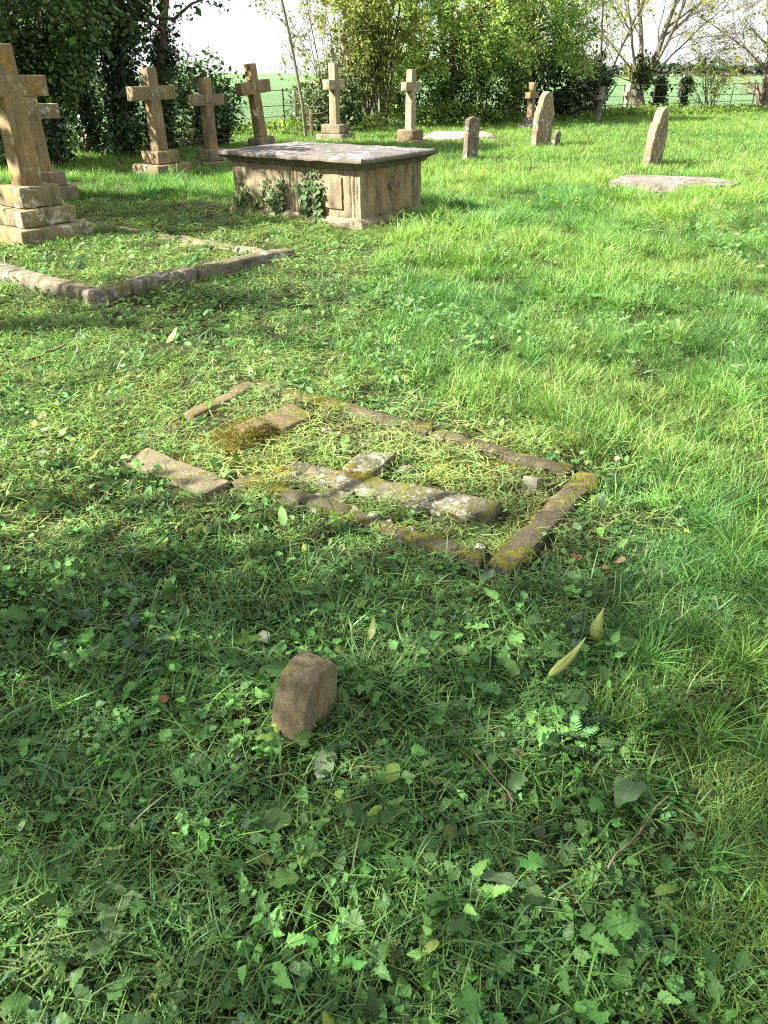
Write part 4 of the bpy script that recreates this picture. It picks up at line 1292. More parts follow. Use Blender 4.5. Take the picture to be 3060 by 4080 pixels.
    moss_on(kN, kR, 0.055, 0.040, 900)
    moss_on(kR, kT, 0.05, 0.036, 1500)
    moss_on(kN, kN + (kL_ - kN) * 0.62, 0.05, 0.033, 650)
    moss_on((-0.5, 3.3), (-0.1, 3.1), 0.07, 0.029, 300, (0.26, 0.17, 0.02))
    moss_on((-0.14, 3.16), (-0.03, 3.38), 0.05, 0.036, 110, (0.24, 0.17, 0.02))
    moss_on((0.22, 2.92), (0.44, 2.80), 0.05, 0.029, 110)
    x, y = pts_in(2.4, 4.5, 500)
    k = inside_fore(x, y) & ~blocked(x, y) & (n2(x, y, 3.0, 131) > 0.0)
    x, y = x[k], y[k]; n = len(x)
    add('moss', x, y, gz(x, y) + 0.012, rots(n, 0.2), uni(rng.uniform(0.8, 1.9, n)), rng.integers(0, 3, n), tints(n, (0.23, 0.21, 0.025), 0.25, 0.12))
    x = rng.normal(-0.70, 0.12, 700); y = rng.normal(3.58, 0.13, 700)
    k = n2(x, y, 6, 133) > -0.1
    x, y = x[k], y[k]; lx, ly = to_local(x, y, (-0.70, 3.60), GRZ)
    n = len(x)
    zz = np.where((np.abs(lx) < 0.15) & (np.abs(ly) < 0.19), 0.10 - 0.08 * np.maximum(np.clip((np.abs(lx) - 0.06) / 0.1, 0, 1), np.clip((np.abs(ly) - 0.08) / 0.12, 0, 1)), 0.015)
    add('moss', x, y, zz, rots(n, 0.3), uni(rng.uniform(0.7, 1.4, n)), rng.integers(0, 3, n), tints(n, (0.15, 0.13, 0.015), 0.25, 0.12))
    info = {'lawn': ('short_grass', 'short mown grass around the graves', 'grass'), 'long': ('long_grass', 'long lush uncut grass on the right and behind', 'grass'),
            'fargrass': ('far_grass', 'sunlit grass in the far part of the churchyard', 'grass'), 'tuft': ('grass_tufts', 'taller darker tufts standing in the long grass', 'grass'),
            'thatch': ('grass_clippings', 'yellowed grass clippings lying on the mown ground', 'clippings'), 'stalk': ('cut_stalks', 'pale cut stalks strewn on the mown ground', 'clippings'),
            'cover': ('ground_cover_leaves', 'low broad-leaved weeds and ivy carpeting the foreground', 'ground cover'), 'single': ('cut_leaves', 'loose cut leaves lying on the mown ground', 'leaves'),
            'blade': ('loose_grass_blades', 'long loose blue-green blades sprawling through the foreground weeds', 'grass'),
            'moss': ('moss', 'yellow-green moss on the low kerb and fallen cross', 'moss')}
    tot = 0
    for key, lst in pool.items():
        a = [np.concatenate([l[i] for l in lst]) for i in range(5)]
        tot += len(a[0])
        nm, lb, ct = info[key]
        scatter(nm, key, *a, lb, ct)
    print('cover instances', tot)
build_cover()

# ------------------------------------------------------------------ trees
def tubes(lines, sides=5):
    """lines: list of (pts (k,3), radii (k,)) -> mesh arrays"""
    V, Q = [], []
    o = 0
    for pts, rad in lines:
        pts = np.asarray(pts, float); rad = np.asarray(rad, float)
        k = len(pts)
        ns = sides if rad[0] > 0.02 else 3
        d = np.gradient(pts, axis=0)
        d /= np.linalg.norm(d, axis=1, keepdims=True) + 1e-9
        ref = np.array([0, 0, 1.0]) if abs(d[0][2]) < 0.8 else np.array([1.0, 0, 0])
        s = np.cross(d, ref); s /= np.linalg.norm(s, axis=1, keepdims=True) + 1e-9
        t = np.cross(d, s)
        a = np.arange(ns) * 2 * np.pi / ns
        ring = pts[:, None, :] + rad[:, None, None] * (s[:, None, :] * np.cos(a)[None, :, None] + t[:, None, :] * np.sin(a)[None, :, None])
        V.append(ring.reshape(-1, 3))
        i = np.arange(k * ns).reshape(k, ns) + o
        j = np.roll(i, -1, 1)
        Q.append(np.stack([i[:-1], j[:-1], j[1:], i[1:]], -1).reshape(-1, 4))
        o += k * ns
    return np.concatenate(V), np.concatenate(Q)

def limb(rg, p, d, L, r0, r1, k=6, wob=0.12, grav=0.0):
    pts = [np.array(p, float)]
    d = np.array(d, float); d /= np.linalg.norm(d)
    for i in range(k):
        d = d + rg.normal(0, wob, 3) + np.array([0, 0, grav])
        d /= np.linalg.norm(d)
        pts.append(pts[-1] + d * L / k)
    return np.array(pts), np.linspace(r0, r1, k + 1), d

def branch_tree(rg, stems, levels, nchild, lratio, rratio, spread, wob=0.12, grav=0.0, start=0.35, minr=0.004):
    """stems: list of (p, d, L, r). returns lines, twig points"""
    lines = []; tips = []
    cur = stems
    for lv in range(levels + 1):
        nxt = []
        for p, d, L, r in cur:
            pts, rad, d1 = limb(rg, p, d, L, r, max(minr * 0.6, r * (0.35 if lv else 0.45)), 6 if lv < 2 else 4, wob, grav)
            lines.append((pts, rad))
            if lv >= levels - 1: tips.append(pts)
            if lv < levels:
                nc = nchild[lv]
                for c in range(nc):
                    t = rg.uniform(start, 1.0)
                    i = min(len(pts) - 2, int(t * (len(pts) - 1)))
                    q = pts[i] + (pts[i + 1] - pts[i]) * rg.uniform(0, 1)
                    dd = pts[i + 1] - pts[i]; dd = dd / np.linalg.norm(dd)
                    side = rg.normal(0, 1, 3); side -= dd * side.dot(dd); side /= np.linalg.norm(side)
                    a = rg.uniform(spread * 0.5, spread)
                    nd = dd * math.cos(a) + side * math.sin(a)
                    nxt.append((q, nd, L * lratio * rg.uniform(0.6, 1.15), max(minr, np.interp(t, [0, 1], [r, r * 0.4]) * rratio)))
        cur = nxt
    return lines, tips

def leaf_cloud(rg, C, per, spread, size, col, up=0.3, colvar=0.3, shape=1.6, flat=0.6):
    """leaf quads around centres C (n,3); col per centre (n,3) or (3,)"""
    C = np.asarray(C, float); n0 = len(C)
    C2 = np.repeat(C, per, 0)
    n = len(C2)
    sp = np.broadcast_to(np.asarray(spread, float), (3,))
    P = C2 + rg.normal(0, 1, (n, 3)) * sp
    nrm = rg.normal(0, 1, (n, 3)) + np.array([0, 0, up]); nrm /= np.linalg.norm(nrm, axis=1, keepdims=True)
    a = rg.normal(0, 1, (n, 3)); a -= nrm * (a * nrm).sum(1, keepdims=True); a /= np.linalg.norm(a, axis=1, keepdims=True) + 1e-9
    b_ = np.cross(nrm, a)
    s = size * np.exp(rg.normal(-0.05, 0.42, (n, 1)))
    V = np.stack([P - a * s * shape * 0.5, P + b_ * s * 0.5 + nrm * s * 0.12, P + a * s * shape * 0.5, P - b_ * s * 0.5 + nrm * s * 0.12], 1).reshape(-1, 3)
    F = np.arange(4 * n).reshape(n, 4)
    T = np.concatenate([F[:, [0, 1, 2]], F[:, [0, 2, 3]]])
    col = np.asarray(col, float)
    cc = np.tile(col, (n, 1)) if col.ndim == 1 else np.repeat(col, per, 0)
    cc = cc * np.exp(rg.normal(0, colvar, (n, 1))) * np.exp(rg.normal(0, 0.08, (n, 3)))
    return V, T, np.repeat(cc, 4, 0), np.repeat(rg.uniform(0, 0.9, n), 4)

def foliage(name, clouds, mat, parent):
    V, T, Cc, B = [], [], [], []
    o = 0
    for c in clouds:
        V.append(c[0]); T.append(c[1] + o); Cc.append(c[2]); B.append(c[3]); o += len(c[0])
    me = np_mesh(name, np.concatenate(V), np.concatenate(T), False, {'tint': np.concatenate(Cc), 'bc': np.concatenate(B)})
    return link(name, me, mat, parent)

def wood(name, lines, mat, parent, sides=6):
    V, Q = tubes(lines, sides)
    return link(name, np_mesh(name, V, Q, True), mat, parent)

def along(rg, pts, n):
    t = rg.uniform(0, len(pts) - 1.001, n)
    i = t.astype(int)
    return pts[i] + (pts[i + 1] - pts[i]) * (t - i)[:, None]

IVY = (0.038, 0.078, 0.028)
IVY_L = (0.075, 0.14, 0.04)

def ivy_tree(loc, label, seed, trunks, crown_c, crown_r, nclump, per, leaf=0.052, col=IVY, col2=IVY_L, mat='leaf_ivy', ivy_h=2.4, limbs=(), zmin=1.2, group=None, tlen=4.2):
    """ivy-clad trunks and a dense crown"""
    rg = np.random.default_rng(seed)
    root = empty('ivy_tree', (loc[0], loc[1], 0))
    tag(root, label, 'tree', group)
    lines = []
    cl = []
    for (dx, dy, r, lean) in trunks:
        pts, rad, d = limb(rg, (dx, dy, -0.1), (lean[0], lean[1], 1), tlen, r, r * 0.7, 8, 0.05)
        lines.append((pts, rad))
        c = along(rg, pts[: 6], 130)
        a = rg.uniform(0, 6.28, len(c)); rr_ = r * rg.uniform(0.9, 1.9, len(c))
        c = c + np.stack([np.cos(a) * rr_, np.sin(a) * rr_, rg.normal(0, 0.08, len(c))], 1)
        c = c[(c[:, 2] > 0.05) & (c[:, 2] < ivy_h)]
        cl.append(leaf_cloud(rg, c, 38, (0.10, 0.10, 0.13), leaf, np.array(col) * np.exp(rg.normal(0, 0.25, (len(c), 1))), 0.5))
        for q in range(5):
            p = pts[rg.integers(4, 9)]
            l2, r2, _ = limb(rg, p, (rg.normal() - 0.5, rg.normal(), 0.9), tlen * rg.uniform(0.25, 0.5), r * 0.35, 0.02, 6, 0.15)
            lines.append((l2, r2))
    u = rg.normal(0, 1, (nclump, 3)); u /= np.linalg.norm(u, axis=1, keepdims=True)
    c = np.array(crown_c) + u * np.array(crown_r) * (rg.uniform(0.35, 1, (nclump, 1)) ** 0.45)
    c = c[c[:, 2] > zmin + 0.5 * vnoise(c * 0.9 + seed, 4)]
    k = rg.uniform(0, 1, (len(c), 1))
    cc = np.array(col) * (1 - k) + np.array(col2) * k
    cl.append(leaf_cloud(rg, c, per, (0.24, 0.24, 0.20), leaf, cc, 0.6))
    for pts in limbs:
        pts = np.array(pts, float)
        lines.append((pts, np.linspace(0.05, 0.008, len(pts))))
        cl.append(leaf_cloud(rg, along(rg, pts, 26), 9, 0.12, leaf * 0.9, np.array(col) * 1.3, 0.3))
    wood('trunk', lines, M['bark'], root)
    foliage('crown', cl, M[mat], root)
    return root

ivy_tree((-7.6, 16.4), 'dark ivy-smothered tree at the top left behind the paired crosses', 201,
         [(0.35, 0.0, 0.20, (0.05, 0)), (1.1, 0.3, 0.13, (-0.03, 0)), (-0.8, 0.6, 0.15, (0, 0.05))], (0.1, 0.2, 3.4), (2.5, 2.2, 2.7), 640, 85, col2=(0.085, 0.15, 0.03), zmin=0.8)
ivy_tree((-5.5, 19.0), 'ivy-covered tree with dark hanging leaves behind the round-carved cross', 202,
         [(-0.35, 0.0, 0.17, (0.03, 0)), (0.35, 0.4, 0.12, (0.06, 0)), (-1.2, 0.4, 0.13, (-0.05, 0))], (-0.75, 0.2, 4.3), (1.75, 1.8, 2.8), 480, 85, col2=(0.075, 0.135, 0.03),
         limbs=[[(0.3, 0, 3.0), (0.8, -0.2, 2.62), (1.2, -0.3, 2.6), (1.6, -0.4, 2.85), (2.1, -0.4, 3.0), (2.4, -0.4, 2.9)]], zmin=1.35)
ivy_tree((-4.55, 21.6), 'low green bush by the fence between two crosses', 203,
         [(0.0, 0.0, 0.05, (0.05, 0)), (0.3, 0.2, 0.04, (0.1, 0))], (0.0, 0.0, 0.95), (0.85, 0.7, 0.95), 75, 60, leaf=0.055, ivy_h=1.0, zmin=0.15, tlen=1.3, col=(0.04, 0.08, 0.022), col2=(0.10, 0.17, 0.04))

# trees outside the left of the frame, whose shade falls across the foreground
def shade_tree(loc, label, seed, crown_c, crown_r, nclump, per, leaf=0.10):
    rg = np.random.default_rng(seed)
    root = empty('shade_tree', (loc[0], loc[1], 0))
    tag(root, label, 'tree', 'trees beside the photographer')
    st = [((0, 0, -0.1), (0.02, 0.02, 1), crown_c[2], 0.22)]
    lines, tips = branch_tree(rg, st, 2, [9, 5], 0.5, 0.5, 1.0, 0.1, 0.02, 0.5)
    wood('trunk', lines, M['bark'], root)
    u = rg.normal(0, 1, (nclump, 3)); u /= np.linalg.norm(u, axis=1, keepdims=True)
    c = np.array(crown_c) + u * np.array(crown_r) * (rg.uniform(0.1, 1, (nclump, 1)) ** 0.45)
    foliage('crown', [leaf_cloud(rg, c, per, 0.24, leaf, (0.06, 0.11, 0.03), 0.6)], M['leaf_tree'], root)
shade_tree((-11.8, -2.5), 'tall leafy tree standing left of the viewpoint', 211, (0, 0, 9.2), (3.4, 2.6, 2.0), 140, 48, 0.085)
shade_tree((-9.6, 4.6), 'leafy tree standing farther out left of the raised kerb', 212, (0, 0, 5.6), (2.0, 1.1, 1.5), 14, 36)
shade_tree((-4.7, 1.35), 'low leafy thorn left of the foreground', 214, (0, 0, 2.75), (1.1, 1.1, 0.8), 18, 36, 0.07)
shade_tree((-9.4, 9.6), 'leafy tree standing left of the tall stepped cross', 213, (0, 0, 5.2), (2.2, 1.7, 1.5), 60, 50)

# hazel with thin upright stems
def hazel(loc, label, seed, nst, H_, r0, col, per=5, spread_r=0.35, leaf=0.06, lean=0.22, levels=2, nch=(5, 3), name='hazel_shrub', ntip=6, bark='bark'):
    rg = np.random.default_rng(seed)
    root = empty(name, (loc[0], loc[1], 0))
    tag(root, label, 'shrub')
    st = []
    for i in range(nst):
        a = rg.uniform(0, 6.28); q = spread_r * math.sqrt(rg.uniform(0, 1))
        st.append(((q * math.cos(a), q * math.sin(a), -0.05), (lean * rg.normal(), lean * rg.normal(), 1), H_ * rg.uniform(0.6, 1.05), r0 * rg.uniform(0.6, 1.2)))
    lines, tips = branch_tree(rg, st, levels, list(nch), 0.42, 0.5, 0.8, 0.09, 0.01, 0.25, 0.005)
    wood('stems', lines, M[bark], root, 5)
    c = np.concatenate([along(rg, t, ntip) for t in tips])
    k = rg.uniform(0.6, 1.4, (len(c), 1))
    foliage('foliage', [leaf_cloud(rg, c, per, 0.09, leaf, np.array(col) * k, 0.3)], M['leaf_tree'], root)
    return root
hazel((-0.35, 28.9), 'thin-stemmed hazel shrub with pale spring leaves beside the big evergreen', 221, 26, 5.0, 0.035, (0.20, 0.24, 0.06), 4, 0.55, 0.065)
hazel((-1.55, 28.2), 'airy pale shrub behind the bare sapling and patched cross', 222, 12, 4.4, 0.022, (0.22, 0.23, 0.08), 3, 0.5, 0.05, 0.2, 2, (5, 3))

def bush(loc, label, seed, rad, n, per, leaf, col, col2, mat='leaf_ivy', name='ivy_bush'):
    rg = np.random.default_rng(seed)
    root = empty(name, (loc[0], loc[1], 0))
    tag(root, label, 'bush')
    lines = [limb(rg, (rg.normal(0, 0.15), rg.normal(0, 0.15), -0.05), (rg.normal(0, 0.4), rg.normal(0, 0.4), 1), rad[2] * 1.6, 0.035, 0.01, 6, 0.12)[:2] for _ in range(7)]
    wood('stems', lines, M['bark'], root, 5)
    u = rg.normal(0, 1, (n, 3)); u /= np.linalg.norm(u, axis=1, keepdims=True)
    c = np.array((0, 0, rad[2] * 0.95)) + u * np.array(rad) * rg.uniform(0.3, 1, (n, 1)) ** 0.4
    c = c[c[:, 2] > 0.05]
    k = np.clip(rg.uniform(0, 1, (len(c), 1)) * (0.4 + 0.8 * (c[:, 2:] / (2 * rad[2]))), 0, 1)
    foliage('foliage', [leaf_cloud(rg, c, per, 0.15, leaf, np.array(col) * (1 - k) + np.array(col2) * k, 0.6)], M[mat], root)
    return root
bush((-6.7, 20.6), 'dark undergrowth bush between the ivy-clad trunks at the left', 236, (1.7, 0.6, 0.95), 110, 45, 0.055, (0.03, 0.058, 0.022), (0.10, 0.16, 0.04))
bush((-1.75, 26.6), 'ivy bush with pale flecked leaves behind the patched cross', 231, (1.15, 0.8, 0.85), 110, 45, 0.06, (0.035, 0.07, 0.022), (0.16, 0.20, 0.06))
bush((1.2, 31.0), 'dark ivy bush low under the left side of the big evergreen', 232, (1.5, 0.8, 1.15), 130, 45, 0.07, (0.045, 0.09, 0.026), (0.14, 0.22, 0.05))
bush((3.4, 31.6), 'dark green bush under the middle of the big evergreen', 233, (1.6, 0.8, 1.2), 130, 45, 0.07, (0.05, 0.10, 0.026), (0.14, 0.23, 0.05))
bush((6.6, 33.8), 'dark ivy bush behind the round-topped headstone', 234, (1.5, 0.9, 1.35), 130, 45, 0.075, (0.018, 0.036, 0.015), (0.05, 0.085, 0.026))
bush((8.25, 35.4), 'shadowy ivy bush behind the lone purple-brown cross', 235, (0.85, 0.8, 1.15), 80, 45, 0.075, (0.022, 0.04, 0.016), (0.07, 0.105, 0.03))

# big evergreen with drooping sprays
def evergreen(loc, label, seed, cols, trunk_r, spread, zc, n, cat='tree', name='evergreen_tree', base_z=1.35):
    rg = np.random.default_rng(seed)
    root = empty(name, (loc[0], loc[1], 0))
    tag(root, label, cat)
    lines = []
    for q in range(4):
        lines.append(limb(rg, (rg.normal(0, 0.35), rg.normal(0, 0.25), -0.1), (rg.normal(0, 0.12), rg.normal(0, 0.1), 1), 4.8, trunk_r, trunk_r * 0.35, 8, 0.04)[:2])
    cl = []
    C, K = [], []
    for i in range(n):
        a = rg.uniform(0, 6.28); q = math.sqrt(rg.uniform(0.05, 1))
        top = np.array((spread[0] * q * math.cos(a), spread[1] * q * math.sin(a), rg.uniform(zc[0], zc[1]) * (1.15 - 0.35 * q)))
        L = rg.uniform(0.35, 1.0)
        m = rg.integers(6, 10)
        t = np.linspace(0, 1, m)
        kx, ky = 0.5 * rg.normal(), 0.5 * rg.normal() - 0.25
        dr = np.stack([top[0] + (0.3 * math.cos(a) + kx) * L * t, top[1] + (0.3 * math.sin(a) + ky) * L * t, top[2] - L * t ** 1.5], 1)
        dr = dr[dr[:, 2] > base_z + 0.45 * math.sin(top[0] * 2.1 + seed) - 0.25]
        if not len(dr): continue
        C.append(dr)
        mixk = rg.uniform(0, 1) ** 1.3
        c0 = np.array(cols[0]) * (1 - mixk) + np.array(cols[1]) * mixk
        K.append(np.tile(c0, (len(dr), 1)) * np.linspace(0.8, 1.15, len(dr))[:, None])
        if i % 6 == 0:
            lines.append((np.array([(0, 0, top[2] - 0.3), top * [0.5, 0.5, 1], top]), np.array([0.05, 0.03, 0.012])))
    C = np.concatenate(C); K = np.concatenate(K)
    wood('trunk', lines, M['bark'], root)
    foliage('crown', [leaf_cloud(rg, C, 15, (0.13, 0.13, 0.10), 0.045, K, 0.9, 0.25, 1.8)], M['leaf_tree'], root)
    return root
evergreen((2.5, 31.3), 'big evergreen with drooping yellow-green sprays in the middle of the back row', 241, ((0.17, 0.28, 0.07), (0.45, 0.54, 0.18)), 0.16, (2.5, 1.7), (2.0, 6.2), 340)
evergreen((5.3, 33.0), 'second evergreen with finer green foliage right of the big one', 242, ((0.15, 0.26, 0.06), (0.36, 0.46, 0.14)), 0.14, (2.4, 1.5), (2.1, 6.0), 310)

def spring_tree(loc, label, seed, stems_, levels, nch, col, per, ntip, leaf, bark, ivy=None, lratio=0.55, spread=0.75, name='bare_tree', grav=0.01):
    rg = np.random.default_rng(seed)
    root = empty(name, (loc[0], loc[1], 0))
    tag(root, label, 'tree')
    lines, tips = branch_tree(rg, stems_, levels, nch, lratio, 0.5, spread, 0.08, grav, 0.25, 0.007)
    wood('trunk', lines, M[bark], root)
    c = np.concatenate([along(rg, t, ntip) for t in tips])
    cl = [leaf_cloud(rg, c, per, 0.10, leaf, np.array(col) * rg.uniform(0.6, 1.4, (len(c), 1)), 0.3)]
    if ivy:
        for (p0, p1, r, n) in ivy:
            t = rg.uniform(0, 1, (n, 1))
            q = np.array(p0) * (1 - t) + np.array(p1) * t + rg.normal(0, 1, (n, 3)) * (r, r, 0.1)
            cl.append(leaf_cloud(rg, q, 20, 0.10, 0.07, (0.04, 0.06, 0.02), 0.5))
    foliage('crown', cl, M['leaf_tree'], root)
    return root
spring_tree((11.9, 40.6), 'multi-stemmed tree with small yellow spring leaves behind the leaning pale cross', 251,
            [((0, 0, -0.1), (0.02, 0, 1), 1.5, 0.40), ((-0.05, 0, 1.2), (-0.12, 0, 1), 5, 0.12), ((0.15, 0, 1.2), (0.28, 0, 1), 5.5, 0.15), ((0.2, 0.1, 1.2), (0.5, 0.1, 1), 5, 0.09), ((-0.15, 0, 1.3), (-0.45, -0.1, 0.9), 4.5, 0.07), ((0.2, 0, 1.1), (1.0, 0, 0.45), 4.0, 0.035), ((-0.2, 0, 1.2), (-1.1, 0, 0.5), 4.0, 0.035), ((-0.2, 0, 1.4), (-0.8, 0, 0.8), 4.5, 0.045), ((0.2, 0, 1.2), (0.8, 0, 0.8), 4.5, 0.045)],
            3, [9, 7, 4], (0.34, 0.36, 0.07), 1, 2, 0.055, 'bark_pale', [((-0.1, -0.3, 0.9), (-0.1, -0.3, 2.2), 0.16, 60), ((0.95, 0.1, 0.2), (1.1, 0.1, 1.4), 0.18, 26)])
spring_tree((18.85, 43.2), 'thick grey bare tree at the right edge of the picture', 252,
            [((0, 0, -0.1), (-0.02, 0, 1), 2.4, 0.42), ((0, 0, 1.8), (-0.25, 0, 1), 5, 0.16), ((0.1, 0, 1.8), (0.2, 0, 1), 5, 0.2), ((-0.2, 0, 1.7), (-1.0, -0.1, 0.75), 4.5, 0.05), ((-0.1, -0.1, 1.6), (-0.9, -0.3, 0.5), 3.2, 0.035), ((0.0, -0.2, 2.0), (-0.5, -0.4, 0.9), 4.5, 0.06)],
            3, [10, 8, 4], (0.27, 0.22, 0.12), 1, 1, 0.045, 'twig', None, 0.5, 0.95)
hazel((15.6, 41.8), 'spreading leafy shrub between the two right-hand trees', 253, 14, 3.0, 0.022, (0.17, 0.22, 0.06), 2, 0.35, 0.06, 0.5, 2, (4, 3), 'spreading_shrub', 4)
spring_tree((9.6, 39.0), 'slender tree with yellow leaves right of the evergreens', 254,
            [((0, 0, -0.1), (-0.1, 0, 1), 5.0, 0.07), ((0.1, 0.2, 0), (0.15, 0, 1), 5.0, 0.06), ((-0.4, 0.1, 0), (-0.25, 0, 1), 4.8, 0.05)],
            2, [10, 5], (0.34, 0.33, 0.035), 2, 2, 0.07, 'bark', None, 0.45, 0.9, name='slender_tree')

# ivy-clad stumps by the right fence
def ivy_post(loc, label, seed, h, r):
    rg = np.random.default_rng(seed)
    root = empty('ivy_covered_post', (loc[0], loc[1], 0)); tag(root, label, 'post')
    wood('post', [(np.array([(0, 0, -0.1), (0.02, 0, h * 0.5), (0, 0, h)]), np.array([0.07, 0.07, 0.06]))], M['post'], root)
    c = np.stack([rg.normal(0, r, 90), rg.normal(0, r, 90), rg.uniform(0.05, h + 0.1, 90)], 1)
    foliage('ivy', [leaf_cloud(rg, c, 16, 0.08, 0.07, (0.03, 0.05, 0.018), 0.4)], M['leaf_ivy'], root)
ivy_post((14.4, 42.0), 'ivy-smothered fence post between the multi-stemmed tree and the shrub', 261, 1.3, 0.10)
ivy_post((12.9, 41.0), 'ivy column beside the multi-stemmed tree trunk', 262, 1.35, 0.14)

# bare sapling with stake
rg = np.random.default_rng(271)
sap = empty('bare_sapling', (-2.28, 24.9, 0)); tag(sap, 'thin bare sapling rising between two crosses by the fence', 'tree')
lines, tips = branch_tree(rg, [((0, 0, -0.05), (-0.05, 0, 1), 5.2, 0.055)], 1, [12], 0.2, 0.28, 0.9, 0.03, 0.0, 0.3, 0.006)
wood('trunk', lines, M['bark_pale'], sap)
wood('twigs', [limb(rg, (0.05, -0.1, 0.2 + 0.1 * i), (1, -0.3, 0.5 * rg.normal()), rg.uniform(0.5, 1.1), 0.012, 0.004, 5, 0.15)[:2] for i in range(7)], M['twig'], sap)
def post(loc, h, r, label, name='fence_post', mat='post'):
    o = link(name, np_mesh(name, *rbox(r, r, -0.1, h, 0.01, 0.15, 0.004, sd_())), M[mat])
    o.location = (loc[0], loc[1], 0); tag(o, label, 'post')
    return o
post((-2.08, 24.6), 0.72, 0.05, 'short square wooden stake in front of the bare sapling', 'wooden_stake')
post((-2.55, 25.0), 1.25, 0.035, 'taller thin wooden stake left of the bare sapling', 'wooden_stake')

# brush pile
bp = empty('brush_pile', (-5.0, 21.2, 0)); tag(bp, 'heap of dry pale twigs by the fence at the left', 'brush pile')
wood('twigs', [limb(rg, (rg.normal(0, 0.45), rg.normal(0, 0.25), rg.uniform(0.02, 0.35)), (rg.normal(0, 1), rg.normal(0, 0.4), rg.normal(0, 0.25)), rg.uniform(0.4, 1.1), 0.010, 0.004, 5, 0.12)[:2] for _ in range(150)], M['twig'], bp)

# ------------------------------------------------------------------ iron fence along the field
def fence(s0, s1, label):
    a = fpt(s0, 0); root = empty('iron_fence', a); tag(root, label, 'fence')
    k = int((s1 - s0) / 1.9)
    rg = np.random.default_rng(int(s0 * 10) + 900)
    for i in range(k + 1):
        p = fpt(s0 + (s1 - s0) * i / k, 0) - a
        V, Fc = rbox(0.022, 0.012, -0.15, 1.22, 0.004, 0.5, 0.0, i)
        o = part('post', xf((V, Fc), p.x, p.y, 0, math.atan2(FDIR.y, FDIR.x), rg.normal(0, 0.02), rg.normal(0, 0.03)), M['iron'], root)
    for z in (0.22, 0.46, 0.74, 1.17):
        n = k * 2 + 1
        pts = []
        for i in range(n):
            p = fpt(s0 + (s1 - s0) * i / (n - 1), 0) - a
            pts.append((p.x, p.y, z + 0.02 * rg.normal() - (0.25 if z > 1 and i in (3, 4) and s0 < 0 else 0)))
        wood('rail', [(np.array(pts), np.full(n, 0.013))], M['iron'], root, 5)
fence(-9, 4.2, 'rusty iron rail fence at the left between churchyard and field')
fence(10.5, 32, 'rusty iron rail fence at the right between churchyard and field')

# ------------------------------------------------------------------ far hedge lines
def hedge(name, pts, hgt, n, leaf, col, label, seed):
    rg = np.random.default_rng(seed)
    pts = np.array(pts, float)
    c = along(rg, pts, n)
    w = 0.5 + 0.5 * vnoise(c * 0.05 + seed, 3)
    c[:, 2] += rg.uniform(0, 1, n) * hgt * (0.35 + 0.65 * w)
    V, T, Cc, B = leaf_cloud(rg, c, 3, (1.0, 1.0, hgt * 0.12), leaf, col, 0.3, 0.25, 1.2)
    me = np_mesh(name, V, T, False, {'tint': Cc, 'bc': B})
    o = link(name, me, M['leaf_tree']); tag(o, label, 'hedge', kind='stuff')
hedge('far_hedge', [tuple(fpt(-60, 150, 2.0)), tuple(fpt(-10, 152, 2.1)), tuple(fpt(25, 160, 1.6))], 2.2, 2600, 0.7, (0.17, 0.17, 0.12), 'distant scrubby hedge on the crest of the field', 281)
hedge('far_wood', [(80, 420, -1.0), (180, 430, -1.0), (320, 420, -1.0)], 5.5, 4000, 1.8, (0.10, 0.13, 0.10), 'distant dark tree line on the right horizon', 282)
hedge('field_hedge', [(0, 250, -0.6), (60, 300, -0.8), (150, 330, -1.0)], 2.0, 2500, 1.0, (0.13, 0.16, 0.10), 'low hedge across the far side of the field', 283)

# ------------------------------------------------------------------ undergrowth under the back trees
def undergrowth():
    rg = np.random.default_rng(291)
    C, K = [], []
    s = rg.uniform(-9, 34, 1500); r = -np.abs(rg.normal(0.4, 0.75, 1500)) + 0.2
    h = rg.uniform(0.05, 0.42, 1500) * np.where(s > 12, 0.6, np.where((s > 2) & (s < 11), 1.7, 1.0)) * (0.75 + 0.6 * vnoise(np.stack([s * 0.4, r, s * 0], 1), 5))
    C = np.array([tuple(fpt(a, b_, max(0.03, c))) for a, b_, c in zip(s, r, h)])
    u = rg.uniform(0, 1, (len(C), 1))
    K = np.array((0.09, 0.16, 0.03)) * (1 - u) + np.array((0.20, 0.27, 0.06)) * u
    V, T, Cc, B = leaf_cloud(rg, C, 22, (0.22, 0.22, 0.10), 0.05, K, 0.5)
    o = link('undergrowth', np_mesh('undergrowth', V, T, False, {'tint': Cc, 'bc': B}), M['leaf_tree'])
    tag(o, 'tangle of nettles and cow parsley along the field edge', 'undergrowth', kind='stuff')
undergrowth()

